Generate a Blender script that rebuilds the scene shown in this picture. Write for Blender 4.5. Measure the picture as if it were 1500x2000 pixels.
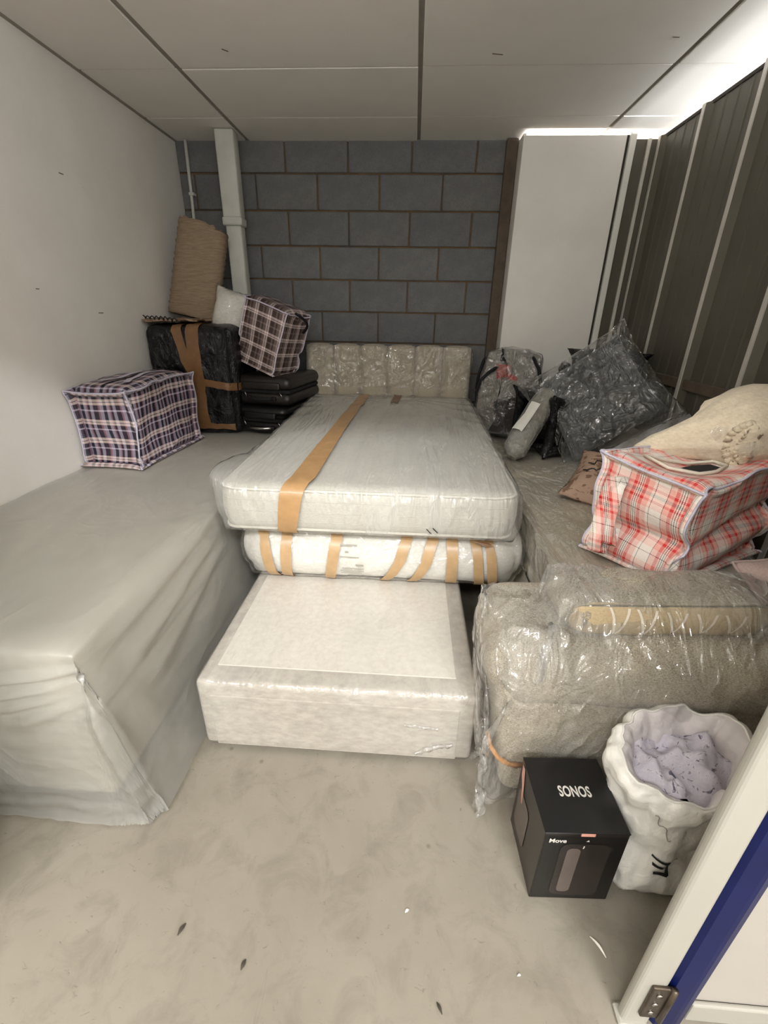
import bpy, bmesh, math, random
import numpy as np
from mathutils import Vector, Matrix, noise
from mathutils.bvhtree import BVHTree

for o in list(bpy.data.objects): bpy.data.objects.remove(o, do_unlink=True)
scene = bpy.context.scene
col = scene.collection
random.seed(7); np.random.seed(7)

# ------------------------------------------------------------------ camera
CAM_H = 1.38
def make_camera():
    p, y, r = 0.4183, 0.0557, 0.0181
    cp, sp, cy, sy = math.cos(p), math.sin(p), math.cos(y), math.sin(y)
    f = Vector((-sy*cp, cy*cp, -sp)); rt = Vector((cy, sy, 0)); up = rt.cross(f)
    rt2 = rt*math.cos(r) + up*math.sin(r); up2 = up*math.cos(r) - rt*math.sin(r)
    m = Matrix((rt2, up2, -f)).transposed().to_4x4(); m.translation = (0, 0, CAM_H)
    cd = bpy.data.cameras.new('camera'); cd.sensor_fit = 'HORIZONTAL'; cd.sensor_width = 36.0
    cd.lens = 36.0*869.56/1500.0; cd.clip_start = 0.02
    c = bpy.data.objects.new('camera', cd); col.objects.link(c); c.matrix_world = m
    scene.camera = c
make_camera()

# ------------------------------------------------------------------ world, lights, exposure
w = bpy.data.worlds.new('world'); scene.world = w; w.use_nodes = True
w.node_tree.nodes['Background'].inputs[0].default_value = (1.0, 0.96, 0.9, 1)
w.node_tree.nodes['Background'].inputs[1].default_value = 0.02
def area(name, loc, target, sx, sy, power, colr=(0.975, 0.985, 1.0), spread=180):
    l = bpy.data.lights.new(name, 'AREA'); l.shape = 'RECTANGLE'; l.size = sx; l.size_y = sy
    l.energy = power; l.color = colr; l.spread = math.radians(spread)
    o = bpy.data.objects.new(name, l); col.objects.link(o); o.location = loc
    o.rotation_euler = (Vector(target)-Vector(loc)).to_track_quat('-Z', 'Y').to_euler()
    return o
area('hall_light', (-0.2, -3.2, 4.35), (-0.2, -0.4, 0), 1.6, 0.5, 46)
area('hall_light_west', (-2.0, -3.2, 4.35), (-1.2, -0.2, 0), 1.6, 0.5, 150)
area('hall_light_east', (1.6, -3.2, 4.35), (0.8, -0.2, 0), 1.6, 0.5, 260)
for k_, x_ in enumerate((-1.9, -0.6, 0.6, 1.7)):
    area('hall_glint_light', (x_, -4.12, 2.35), (x_*.3, 2.0, 1.2), 0.8, 0.2, 10)  # unseen low lights, added to put glints on the far plastic
area('door_fill_light', (-0.25, 0.59, 2.37), (-0.1, 3.8, 3.0), 1.2, 0.08, 14.5)  # unseen fill light, added to lift the dim upper room
area('next_unit_light', (2.30, 2.1, 2.38), (1.45, 2.1, 2.46), 3.0, 0.10, 170)
area('end_bay_light', (1.08, 3.77, 2.30), (1.08, 3.74, 2.6), 0.75, 0.06, 2.5)
scene.view_settings.view_transform = 'Standard'
scene.view_settings.look = 'None'
scene.view_settings.gamma = 1.0
scene.view_settings.use_curve_mapping = False
scene.view_settings.exposure = 0.14

# ------------------------------------------------------------------ materials
def srgb(r, g, b):
    f = lambda c: (c/255)/12.92 if c/255 <= .04045 else ((c/255+.055)/1.055)**2.4
    return (f(r), f(g), f(b), 1)
class NT:
    def __init__(s, name):
        s.m = bpy.data.materials.new(name); s.m.use_nodes = True
        s.t = s.m.node_tree; s.b = s.t.nodes['Principled BSDF']
    def n(s, typ, **k):
        x = s.t.nodes.new(typ)
        for a, v in k.items(): setattr(x, a, v)
        return x
    def l(s, a, b): s.t.links.new(a, b)
    def coord(s, kind='Object', scale=(1, 1, 1)):
        tc = s.n('ShaderNodeTexCoord'); mp = s.n('ShaderNodeMapping'); mp.inputs['Scale'].default_value = scale
        s.l(tc.outputs[kind], mp.inputs[0]); return mp.outputs[0]
    def noise(s, co, scale, detail=4, rough=.55, dist=0):
        x = s.n('ShaderNodeTexNoise'); x.inputs['Scale'].default_value = scale; x.inputs['Detail'].default_value = detail
        x.inputs['Roughness'].default_value = rough; x.inputs['Distortion'].default_value = dist
        s.l(co, x.inputs['Vector']); return x.outputs['Fac']
    def ramp(s, fac, stops, interp='LINEAR'):
        x = s.n('ShaderNodeValToRGB'); x.color_ramp.interpolation = interp; e = x.color_ramp.elements
        while len(e) > 1: e.remove(e[-1])
        e[0].position = stops[0][0]; e[0].color = stops[0][1]
        for p, c in stops[1:]:
            q = e.new(p); q.color = c
        s.l(fac, x.inputs[0]); return x.outputs['Color']
    def mix(s, fac, a, b, blend='MIX'):
        x = s.n('ShaderNodeMix', data_type='RGBA', blend_type=blend)
        for sock, v in ((x.inputs[0], fac), (x.inputs[6], a), (x.inputs[7], b)):
            if hasattr(v, 'is_output') : s.l(v, sock)
            else: sock.default_value = v
        return x.outputs[2]
    def math(s, op, a, b=0.0):
        x = s.n('ShaderNodeMath', operation=op)
        for sock, v in ((x.inputs[0], a), (x.inputs[1], b)):
            if hasattr(v, 'is_output'): s.l(v, sock)
            else: sock.default_value = v
        return x.outputs[0]
    def bump(s, h, strength=.3, dist=.01, prev=None):
        x = s.n('ShaderNodeBump'); x.inputs['Strength'].default_value = strength; x.inputs['Distance'].default_value = dist
        s.l(h, x.inputs['Height'])
        if prev: s.l(prev, x.inputs['Normal'])
        s.l(x.outputs[0], s.b.inputs['Normal']); return x.outputs[0]
    def set(s, color=None, rough=None, spec=None, metal=None, alpha=None):
        for k, v in (('Base Color', color), ('Roughness', rough), ('Specular IOR Level', spec), ('Metallic', metal), ('Alpha', alpha)):
            if v is None: continue
            if hasattr(v, 'is_output'): s.l(v, s.b.inputs[k])
            else: s.b.inputs[k].default_value = v
        return s.m
def white(v=1): return (v, v, v, 1)

def simple(name, c, rough=.5, nscale=30, var=.12, bump=.15, bdist=.002, spec=.4, metal=0):
    """plain colour with a little mottling and fine relief"""
    t = NT(name); co = t.coord(); f = t.noise(co, nscale)
    dark = tuple(x*(1-var) for x in c[:3])+(1,); lite = tuple(min(1, x*(1+var)) for x in c[:3])+(1,)
    t.set(t.ramp(f, [(.3, dark), (.7, lite)]), rough, spec, metal)
    if bump: t.bump(t.noise(co, nscale*6, 2), bump, bdist)
    return t.m
def fabric(name, c1, c2, scale=260, rough=.95, bump=.5):
    """coarse woven upholstery"""
    t = NT(name); co = t.coord()
    a = t.noise(t.coord('Object', (1, 1, 2.2)), scale, 3, .7); b = t.noise(co, 6, 3)
    k = t.math('ADD', t.math('MULTIPLY', a, .75), t.math('MULTIPLY', b, .25))
    t.set(t.ramp(k, [(.35, c1), (.62, c2)]), rough, .2); t.bump(a, bump, .003); t.b.inputs['Sheen Weight'].default_value = .15
    return t.m
def film(name, alpha=.14, c=(.86, .86, .84, 1), rough=.16, crinkle=14, strength=.6, gloss=1.5, dist=.02, streak=(1, 1, 1), amap=.5):
    """thin polythene: a see-through film that scatters a little and mirrors the lamps in its creases"""
    t = NT(name); co = t.coord('Object', streak)
    n1 = t.noise(co, crinkle, 3, .5, 1.4); n2 = t.noise(co, crinkle*.35, 3, .5, .6); n3 = t.noise(co, crinkle*.45, 2, .5, 1.0)
    def ridge(n, k): return t.math('POWER', t.math('SUBTRACT', 1.0, t.math('ABSOLUTE', t.math('MULTIPLY', t.math('SUBTRACT', n, .5), 3.2))), k)
    h = t.math('ADD', t.math('MULTIPLY', ridge(n1, 2.0), .45), ridge(n3, 2.0))
    bp = t.n('ShaderNodeBump'); bp.inputs['Strength'].default_value = strength; bp.inputs['Distance'].default_value = dist; t.l(h, bp.inputs['Height'])
    al = t.ramp(n2, [(.35, white(alpha*(1-amap))), (.7, white(min(1, alpha*(1+amap))))])
    nt = t.t; nt.nodes.remove(t.b)
    tr = t.n('ShaderNodeBsdfTransparent'); df = t.n('ShaderNodeBsdfDiffuse'); df.inputs[0].default_value = c
    tl = t.n('ShaderNodeBsdfTranslucent'); tl.inputs[0].default_value = c
    gl = t.n('ShaderNodeBsdfGlossy'); gl.inputs['Roughness'].default_value = rough; gl.inputs[0].default_value = (.95, .95, .95, 1)
    fr = t.n('ShaderNodeLayerWeight'); fr.inputs['Blend'].default_value = .5
    for x in (df, gl): t.l(bp.outputs[0], x.inputs['Normal'])
    m0 = t.n('ShaderNodeMixShader'); m0.inputs[0].default_value = .3; t.l(df.outputs[0], m0.inputs[1]); t.l(tl.outputs[0], m0.inputs[2])
    m1 = t.n('ShaderNodeMixShader'); t.l(al, m1.inputs[0]); t.l(tr.outputs[0], m1.inputs[1]); t.l(m0.outputs[0], m1.inputs[2])
    k = t.n('ShaderNodeMath', operation='MULTIPLY', use_clamp=True); t.l(t.math('ADD', .045, t.math('MULTIPLY', t.math('POWER', fr.outputs['Facing'], 5.0), .95)), k.inputs[0]); k.inputs[1].default_value = gloss
    m2 = t.n('ShaderNodeMixShader'); t.l(k.outputs[0], m2.inputs[0]); t.l(m1.outputs[0], m2.inputs[1]); t.l(gl.outputs[0], m2.inputs[2])
    out = [n for n in nt.nodes if n.type == 'OUTPUT_MATERIAL'][0]; t.l(m2.outputs[0], out.inputs['Surface'])
    return t.m
def plaid(name, warp, weft, period, mixf=.5, rough=.42, pw=None):
    """woven polypropylene check: warp and weft stripe sets over the panel's own UVs (metres)"""
    t = NT(name); tc = t.n('ShaderNodeTexCoord'); sp = t.n('ShaderNodeSeparateXYZ'); t.l(tc.outputs['UV'], sp.inputs[0])
    fu = t.math('FRACT', t.math('DIVIDE', sp.outputs[0], period)); fv = t.math('FRACT', t.math('DIVIDE', sp.outputs[1], pw or period))
    a = t.ramp(fu, warp, 'CONSTANT'); b = t.ramp(fv, weft, 'CONSTANT')
    tw = t.math('FRACT', t.math('MULTIPLY', t.math('ADD', sp.outputs[0], sp.outputs[1]), 180.0))
    tw2 = t.math('MULTIPLY', t.math('GREATER_THAN', tw, .5), .36)
    c = t.mix(t.math('ADD', tw2, mixf-.18), a, b)
    t.set(c, rough, .5)
    co = t.coord(); t.bump(t.noise(co, 26, 5, .6, .8), .55, .012)
    return t.m

M = {}
def mats():
    # concrete floor
    t = NT('painted_concrete'); co = t.coord()
    a = t.noise(co, 1.6, 6, .62, .4); b = t.noise(co, 9, 5, .65, .6); c = t.noise(t.coord('Object', (5, 1, 1)), 14, 4, .7)
    base = t.ramp(a, [(.3, srgb(126, 119, 106)), (.7, srgb(144, 137, 124))])
    k = t.mix(t.ramp(b, [(.48, white(0)), (.70, white(.38))]), base, srgb(94, 87, 75))
    k = t.mix(t.ramp(c, [(.66, white(0)), (.8, white(.4))]), k, srgb(144, 139, 129))
    vr = t.n('ShaderNodeTexVoronoi'); vr.inputs['Scale'].default_value = 7.5; t.l(co, vr.inputs['Vector'])
    k = t.mix(t.ramp(vr.outputs['Distance'], [(.03, white(.7)), (.07, white(0))]), k, srgb(98, 90, 78))
    d2 = t.noise(t.coord('Object', (1, 1.6, 1)), 34, 4, .7, 1.0)
    k = t.mix(t.ramp(d2, [(.63, white(0)), (.74, white(.55))]), k, srgb(84, 76, 64))
    nl = t.noise(t.coord('Object', (1, .06, 1)), 22, 2, .5, .2)
    k = t.mix(t.ramp(nl, [(.695, white(0)), (.70, white(.22)), (.71, white(0))]), k, srgb(90, 82, 70))
    t.set(k, t.ramp(b, [(.3, white(.42)), (.7, white(.62))]), .35); t.bump(t.noise(co, 60, 4), .08, .003); M['floor'] = t.m
    # painted plasterboard
    t = NT('white_wall_paint'); co = t.coord(); a = t.noise(co, 2.2, 5, .6); s = t.noise(co, 17, 3, .75, 1.0)
    k = t.ramp(a, [(.3, srgb(228, 223, 214)), (.7, srgb(237, 233, 225))])
    k = t.mix(t.ramp(s, [(.70, white(0)), (.80, white(.35))]), k, srgb(150, 143, 132))
    t.set(k, .62, .3); t.bump(t.noise(co, 90, 3), .05, .002); M['wall'] = t.m
    M['tile'] = simple('ceiling_board', srgb(244, 240, 233), .85, 3, .025, .06, .001, .2)
    M['tbar'] = simple('ceiling_bar', srgb(150, 144, 134), .6, 8, .1, 0)  # bars coloured grey to take in their shadow side
    # blocks
    t = NT('concrete_block'); co = t.coord(); oi = t.n('ShaderNodeObjectInfo')
    a = t.noise(co, 7, 5, .6); b = t.noise(co, 120, 3, .7)
    tc = t.coord('Generated')
    k = t.ramp(a, [(.3, srgb(104, 104, 103)), (.7, srgb(124, 123, 120))])
    k = t.mix(t.math('MULTIPLY', oi.outputs['Random'], .35), k, srgb(97, 102, 108))
    k = t.mix(t.ramp(b, [(.45, white(0)), (.75, white(.35))]), k, srgb(76, 74, 72))
    t.set(k, .92, .15); t.bump(b, .5, .004); M['block'] = t.m
    t = NT('mortar'); co = t.coord(); a = t.noise(co, 4, 5, .7); b = t.noise(co, 60, 3)
    k = t.ramp(a, [(.35, srgb(84, 77, 69)), (.52, srgb(106, 86, 64)), (.68, srgb(128, 98, 68))])
    t.set(k, .95, .1); t.bump(b, .5, .004); M['mortar'] = t.m
    # corrugated steel
    t = NT('galvanised_sheet'); co = t.coord('Object', (1, 1, .05)); a = t.noise(co, 40, 3); b = t.noise(t.coord(), 1.5, 3)
    k = t.ramp(b, [(.3, srgb(84, 80, 69)), (.7, srgb(99, 94, 82))])
    t.set(k, .5, .4, .15); t.bump(a, .12, .002); M['sheet'] = t.m
    M['rib'] = simple('sheet_rib', srgb(206, 201, 190), .45, 12, .06, 0, spec=.5, metal=.2)
    M['timber'] = simple('brown_batten', srgb(88, 76, 64), .8, 18, .2, .2)
    M['darkgap'] = simple('dark_gap', srgb(60, 56, 50), .9, 10, .1, 0)
    M['pipe'] = simple('painted_pipe', srgb(200, 199, 190), .45, 9, .08, .06)
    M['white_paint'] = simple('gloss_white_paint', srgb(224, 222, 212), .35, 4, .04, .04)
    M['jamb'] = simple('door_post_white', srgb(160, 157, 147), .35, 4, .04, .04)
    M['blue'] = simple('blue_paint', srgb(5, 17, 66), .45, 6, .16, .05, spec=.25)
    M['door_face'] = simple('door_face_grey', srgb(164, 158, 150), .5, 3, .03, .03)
    M['steel'] = simple('hinge_steel', srgb(84, 75, 65), .35, 40, .25, .1, metal=.8)
    # bedding
    M['mattress'] = fabric('mattress_ticking', srgb(176, 171, 159), srgb(190, 186, 174), 90, .9, .25)
    M['mattress_quilted'] = fabric('quilted_white_ticking', srgb(208, 204, 193), srgb(222, 218, 208), 45, .9, .5)
    M['piping'] = simple('mattress_piping', srgb(196, 191, 178), .8, 40, .05, .1)
    M['divan'] = fabric('divan_velour', srgb(156, 149, 138), srgb(180, 173, 161), 26, .8, .12)
    M['divan_top'] = fabric('divan_top_cloth', srgb(194, 187, 175), srgb(208, 202, 190), 50, .85, .1)
    M['black_plastic'] = simple('black_plastic', srgb(22, 21, 22), .4, 20, .1, .05)
    M['tape'] = simple('brown_tape', srgb(168, 132, 90), .32, 22, .1, .05, spec=.5)
    M['tape_tan'] = simple('tan_tape', srgb(176, 145, 106), .32, 22, .1, .05, spec=.5)
    M['tape_dark'] = simple('brown_tape_dark', srgb(118, 85, 54), .3, 25, .15, .08, spec=.6)
    M['bed_under'] = fabric('left_bed_cloth', srgb(170, 160, 140), srgb(192, 183, 161), 120, .95, .3)
    M['bed_white'] = fabric('left_bed_mattress', srgb(204, 196, 178), srgb(220, 212, 194), 90, .9, .2)
    M['sheet_plastic'] = film('milky_dust_sheet', .52, (.44, .435, .405, 1), .30, 3.5, .30, .9, .025, (1, .6, 1), .22)
    M['film'] = film('clear_wrap', .08, (.8, .8, .78, 1), .11, 9, .8, 2.0, .026)
    M['film_tight'] = film('tight_wrap', .10, (.82, .81, .79, 1), .16, 8, .5, 1.2, .014, (1.6, .6, 1))
    M['film_top'] = film('mattress_bag', .22, (.86, .855, .82, 1), .2, 5, .6, 1.1, .024, (3.4, .45, 1), .7)
    M['film_sofa'] = film('sofa_bag', .20, (.66, .655, .62, 1), .10, 6.5, .8, 1.6, .030, (1.6, .7, .8), .8)
    M['film_grey'] = film('grey_vacuum_bag', .12, (.5, .5, .48, 1), .11, 8, .9, 2.2, .036)
    M['bubble'] = film('bubble_wrap', .38, (.62, .61, .57, 1), .14, 34, 1.0, 1.8, .014)
    M['hb'] = fabric('headboard_velvet', srgb(152, 142, 124), srgb(174, 164, 145), 130, .85, .2)
    M['sofa'] = fabric('sofa_weave', srgb(112, 102, 85), srgb(196, 185, 163), 230, .95, .7)
    M['sofa_smooth'] = fabric('sofa_backcloth', srgb(150, 139, 118), srgb(178, 167, 145), 160, .95, .3)
    M['cushion_tan'] = fabric('cushion_tan', srgb(176, 156, 122), srgb(194, 175, 141), 150, .95, .2)
    M['cream'] = fabric('cream_quilt', srgb(206, 190, 162), srgb(226, 212, 186), 60, .95, .25)
    M['grey_cloth'] = fabric('dark_grey_cloth', srgb(62, 63, 64), srgb(92, 93, 93), 9, .9, .4)
    M['pack'] = fabric('backpack_grey', srgb(92, 88, 80), srgb(120, 115, 105), 120, .7, .2)
    M['pack_dark'] = fabric('backpack_charcoal', srgb(46, 42, 40), srgb(62, 57, 53), 120, .6, .2)
    M['pack_red'] = fabric('backpack_red', srgb(128, 58, 52), srgb(158, 82, 74), 120, .8, .2)
    M['strap'] = simple('black_webbing', srgb(20, 20, 22), .8, 60, .2, .2)
    M['silver'] = simple('chrome', srgb(190, 188, 184), .2, 20, .05, 0, metal=1)
    t = NT('black_bin_bag'); co = t.coord(); t.set(srgb(9, 9, 11), .2, .38)
    t.bump(t.noise(t.coord('Object', (1, 2.5, .6)), 14, 5, .6, 1.6), 1.0, .02); M['binbag'] = t.m
    t = NT('suitcase_cloth'); co = t.coord(); t.set(t.ramp(t.noise(co, 5, 3), [(.3, srgb(20, 17, 15)), (.7, srgb(34, 28, 24))]), .42, .5)
    t.bump(t.noise(co, 180, 2), .2, .002); M['case'] = t.m
    t = NT('suitcase_black'); t.set(srgb(15, 15, 16), .36, .5); t.bump(t.noise(t.coord(), 150, 2), .15, .002); M['case_black'] = t.m
    # rolled brown wrap: fine bands round the roll
    t = NT('brown_ribbed_wrap'); co = t.coord('Object', (.6, .6, 5)); a = t.noise(co, 26, 3, .6, .4); b = t.noise(t.coord(), 3, 3)
    k = t.ramp(a, [(.3, srgb(128, 110, 90)), (.7, srgb(156, 137, 114))]); k = t.mix(t.math('MULTIPLY', b, .3), k, srgb(120, 103, 84))
    t.set(k, .85, .2); t.bump(a, .6, .008); M['kraft'] = t.m
    t = NT('pink_printed_cloth'); co = t.coord(); n1 = t.noise(t.coord('Object', (1, 1, 1)), 15, 3, .6, 1.5)
    k = t.mix(t.ramp(n1, [(.53, white(0)), (.56, white(1))], 'LINEAR'), srgb(152, 126, 106), srgb(108, 84, 64))
    t.set(k, .8, .3); t.bump(t.noise(co, 20, 4), .5, .01); M['pink'] = t.m
    t = NT('white_poly_bag'); co = t.coord(); t.set(t.ramp(t.noise(co, 5, 3), [(.3, srgb(212, 208, 198)), (.7, srgb(228, 225, 217))]), .34, .5)
    t.bump(t.noise(t.coord('Object', (1, 1, 1)), 11, 4, .55, 1.2), .55, .014); M['polybag'] = t.m
    M['bag_lining'] = simple('bag_lining', srgb(205, 198, 196), .5, 9, .08, .3, .01)
    t = NT('lilac_cloth'); co = t.coord(); k = t.ramp(t.noise(co, 55, 3, .6, 1), [(.45, srgb(186, 180, 190)), (.58, srgb(196, 190, 196)), (.66, srgb(96, 92, 110))])
    t.set(k, .9, .2); t.bump(t.noise(co, 20, 4), .6, .01); M['lilac'] = t.m
    M['box'] = simple('black_card', srgb(15, 14, 15), .3, 8, .08, .02, spec=.5)
    M['box_print'] = simple('grey_silver_print', srgb(205, 200, 192), .4, 20, .04, 0)
    M['box_side'] = simple('black_card_side', srgb(34, 28, 26), .28, 6, .15, .02, spec=.5)
    M['box_dim'] = simple('dark_printed_photo', srgb(44, 38, 36), .3, 5, .25, 0)
    M['box_dim2'] = simple('grey_printed_photo', srgb(98, 88, 82), .3, 5, .2, 0)
    M['box_pink'] = simple('pink_print', srgb(206, 150, 134), .4, 14, .1, 0)
    M['ink'] = simple('black_ink', srgb(26, 28, 26), .5, 10, .05, 0)
    M['ink_grey'] = simple('grey_ink', srgb(150, 146, 136), .6, 10, .1, 0)
    M['lilac_trim'] = simple('lilac_binding', srgb(196, 190, 204), .6, 40, .06, .1)
    M['white_trim'] = simple('cream_binding', srgb(226, 216, 198), .6, 40, .06, .1)
    M['orange'] = simple('orange_strap', srgb(196, 142, 88), .4, 30, .1, .1)
    M['leaf'] = simple('dry_scrap', srgb(62, 56, 46), .8, 60, .3, .2)
    M['scrap'] = simple('white_scrap', srgb(222, 216, 204), .4, 60, .1, .2)
    W, B, R_, P_ = srgb(236, 226, 214), srgb(40, 34, 36), srgb(206, 44, 42), srgb(232, 172, 158)
    G = srgb(150, 138, 132)
    seq = [(0, W), (.12, B), (.135, W), (.20, P_), (.34, R_), (.42, P_), (.45, B), (.47, W), (.50, B), (.52, W), (.55, B), (.57, P_), (.60, R_), (.68, P_), (.82, B), (.835, W)]
    M['plaid_red'] = plaid('red_check', seq, [(0, W), (.10, B), (.12, W), (.26, P_), (.40, R_), (.46, P_), (.52, G), (.60, P_), (.66, R_), (.72, P_), (.86, W)], .125, .42, .55)
    L, D, N_, PK, CR = srgb(190, 180, 196), srgb(44, 34, 48), srgb(34, 36, 52), srgb(176, 120, 130), srgb(228, 208, 196)
    M['plaid_lilac'] = plaid('lilac_check', [(0, L), (.14, D), (.34, PK), (.42, L), (.58, N_), (.72, L), (.84, PK), (.9, D)],
                             [(0, CR), (.12, D), (.15, CR), (.28, N_), (.52, D), (.70, L), (.78, D)], .105, .52, .4, .10)
    BR, BW, GR = srgb(62, 46, 42), srgb(222, 204, 200), srgb(128, 110, 106)
    M['plaid_brown'] = plaid('brown_check', [(0, BW), (.10, BR), (.14, BW), (.26, BR), (.56, GR), (.68, BR), (.80, GR)],
                             [(0, BW), (.08, BR), (.12, BW), (.24, BR), (.60, GR), (.68, BR)], .095, .5, .42)
mats()

# ------------------------------------------------------------------ object helpers
def tag(o, label=None, cat=None, group=None, kind=None):
    if label: o['label'] = label
    if cat: o['category'] = cat
    if group: o['group'] = group
    if kind: o['kind'] = kind
    return o
def thing(name, label, cat, loc=(0, 0, 0), group=None, kind=None):
    o = bpy.data.objects.new(name, None); o.empty_display_size = .1; col.objects.link(o); o.location = loc
    return tag(o, label, cat, group, kind)
def worldloc(o):
    v = Vector((0, 0, 0))
    while o: v += Vector(o.location); o = o.parent
    return v
def mesh_obj(name, V, F, mat, parent=None, uv=None, smooth=True, origin=None, label=None):
    """vertices are world coordinates; the object's own origin is its parent's (or 'origin')"""
    V = np.asarray(V, float)
    base = worldloc(parent) if parent else Vector((0, 0, 0))
    org = Vector(origin) if origin is not None else base
    me = bpy.data.meshes.new(name); me.from_pydata((V-np.array(org)).tolist(), [], [list(map(int, f)) for f in F])
    if uv is not None:
        lay = me.uv_layers.new(name='UVMap'); lay.data.foreach_set('uv', np.asarray(uv, np.float32).ravel())
    me.materials.append(M[mat] if isinstance(mat, str) else mat)
    if smooth: me.polygons.foreach_set('use_smooth', [True]*len(me.polygons))
    me.update()
    o = bpy.data.objects.new(name, me); col.objects.link(o)
    if parent: o.parent = parent
    o.location = org-base
    if label: o['label'] = label
    return o
def bm_geo(bm):
    bm.verts.ensure_lookup_table(); bm.verts.index_update()
    V = [tuple(v.co) for v in bm.verts]; F = [[v.index for v in f.verts] for f in bm.faces]; bm.free(); return V, F
def box_geo(x0, x1, y0, y1, z0, z1, r=0.0, seg=2, rot=0.0, c=None):
    bm = bmesh.new(); bmesh.ops.create_cube(bm, size=1)
    for v in bm.verts: v.co = ((x0+x1)/2+v.co.x*(x1-x0), (y0+y1)/2+v.co.y*(y1-y0), (z0+z1)/2+v.co.z*(z1-z0))
    if r > 0: bmesh.ops.bevel(bm, geom=bm.edges[:], offset=r, segments=seg, affect='EDGES', profile=.5)
    if rot:
        c = c or ((x0+x1)/2, (y0+y1)/2, 0); bmesh.ops.rotate(bm, cent=c, matrix=Matrix.Rotation(rot, 3, 'Z'), verts=bm.verts)
    return bm_geo(bm)
def box(name, x0, x1, y0, y1, z0, z1, mat, parent=None, r=0.0, seg=2, rot=0.0, c=None, smooth=None, label=None):
    V, F = box_geo(x0, x1, y0, y1, z0, z1, r, seg, rot, c)
    return mesh_obj(name, V, F, mat, parent, smooth=(r > 0 and seg > 2) if smooth is None else smooth, label=label)
def struct(o): o['kind'] = 'structure'; return o
def join_geo(*gs):
    V = []; F = []
    for v, f in gs:
        n = len(V); V += [tuple(p) for p in v]; F += [[i+n for i in q] for q in f]
    return V, F
def tube_geo(path, r, n=8, closed=False, caps=True):
    P = [Vector(p) for p in path]; m = len(P); V = []; F = []; prev = None
    for i, p in enumerate(P):
        t = (P[(i+1) % m]-P[i-1]) if closed else (P[min(i+1, m-1)]-P[max(i-1, 0)])
        t.normalize()
        a = prev - t*prev.dot(t) if prev else t.orthogonal()
        if a.length < 1e-6: a = t.orthogonal()
        a.normalize(); prev = a; b = t.cross(a); rr = r[i] if hasattr(r, '__len__') else r
        for k in range(n):
            th = 2*math.pi*k/n; V.append(tuple(p+(a*math.cos(th)+b*math.sin(th))*rr))
    for i in range(m if closed else m-1):
        j = (i+1) % m
        for k in range(n): F.append([i*n+k, i*n+(k+1) % n, j*n+(k+1) % n, j*n+k])
    if caps and not closed: F.append(list(range(n))[::-1]); F.append([(m-1)*n+k for k in range(n)])
    return V, F
def copy_piece(o, loc, scale=None):
    c = o.copy(); col.objects.link(c); c.parent = o.parent; c.location = loc
    if scale: c.scale = scale
    return c

# ------------------------------------------------------------------ soft bodies (position based cloth)
def softbox(dx, dy, dz, h):
    """grid on the surface of a box standing on z=0: verts, quads, uv per corner, edge polylines"""
    n = [max(2, int(round(d/h))) for d in (dx, dy, dz)]; ids = {}; V = []; F = []; UV = []
    def vid(i, j, k):
        key = (i, j, k)
        if key not in ids:
            ids[key] = len(V); V.append((-dx/2+dx*i/n[0], -dy/2+dy*j/n[1], dz*k/n[2]))
        return ids[key]
    def face(fn, na, nb, ua, ub, flip):
        for a in range(na):
            for b in range(nb):
                q = [(a, b), (a+1, b), (a+1, b+1), (a, b+1)]
                if flip: q = q[::-1]
                F.append([vid(*fn(*p)) for p in q]); UV.extend([(p[0]*ua/na, p[1]*ub/nb) for p in q])
    face(lambda a, b: (a, 0, b), n[0], n[2], dx, dz, False)
    face(lambda a, b: (a, n[1], b), n[0], n[2], dx, dz, True)
    face(lambda a, b: (0, a, b), n[1], n[2], dy, dz, True)
    face(lambda a, b: (n[0], a, b), n[1], n[2], dy, dz, False)
    face(lambda a, b: (a, b, 0), n[0], n[1], dx, dy, True)
    face(lambda a, b: (a, b, n[2]), n[0], n[1], dx, dy, False)
    E = {}
    for sx in (0, 1):
        for sy in (0, 1): E['z', sx, sy] = [vid(sx*n[0], sy*n[1], k) for k in range(n[2]+1)]
        for sz in (0, 1): E['y', sx, sz] = [vid(sx*n[0], j, sz*n[2]) for j in range(n[1]+1)]
    for sy in (0, 1):
        for sz in (0, 1): E['x', sy, sz] = [vid(i, sy*n[1], sz*n[2]) for i in range(n[0]+1)]
    return np.array(V), np.array(F), np.array(UV), E
def gridsheet(nx, ny, fn):
    V = np.array([fn(i/nx, j/ny) for j in range(ny+1) for i in range(nx+1)])
    F = np.array([[j*(nx+1)+i, j*(nx+1)+i+1, (j+1)*(nx+1)+i+1, (j+1)*(nx+1)+i] for j in range(ny) for i in range(nx)])
    UV = np.array([(a/nx, b/ny) for j in range(ny) for i in range(nx) for a, b in ((i, j), (i+1, j), (i+1, j+1), (i, j+1))])
    return V, F, UV
def constraints(F):
    e = np.concatenate([F[:, [0, 1]], F[:, [1, 2]], F[:, [2, 3]], F[:, [3, 0]]]); e.sort(1); e = np.unique(e, axis=0)
    d = np.concatenate([F[:, [0, 2]], F[:, [1, 3]]])
    em = {}; bend = []
    for q in F.tolist():
        for k in range(4):
            a, b, c, d_ = q[k], q[(k+1) % 4], q[(k+2) % 4], q[(k+3) % 4]
            key = (a, b) if a < b else (b, a); oth = (d_, c) if a < b else (c, d_)
            if key in em:
                o2 = em[key]; bend += [(oth[0], o2[0]), (oth[1], o2[1])]
            else: em[key] = oth
    bend = np.array(bend) if bend else np.zeros((0, 2), int)
    if len(bend): bend.sort(1); bend = np.unique(bend, axis=0)
    return e, d, bend
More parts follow.
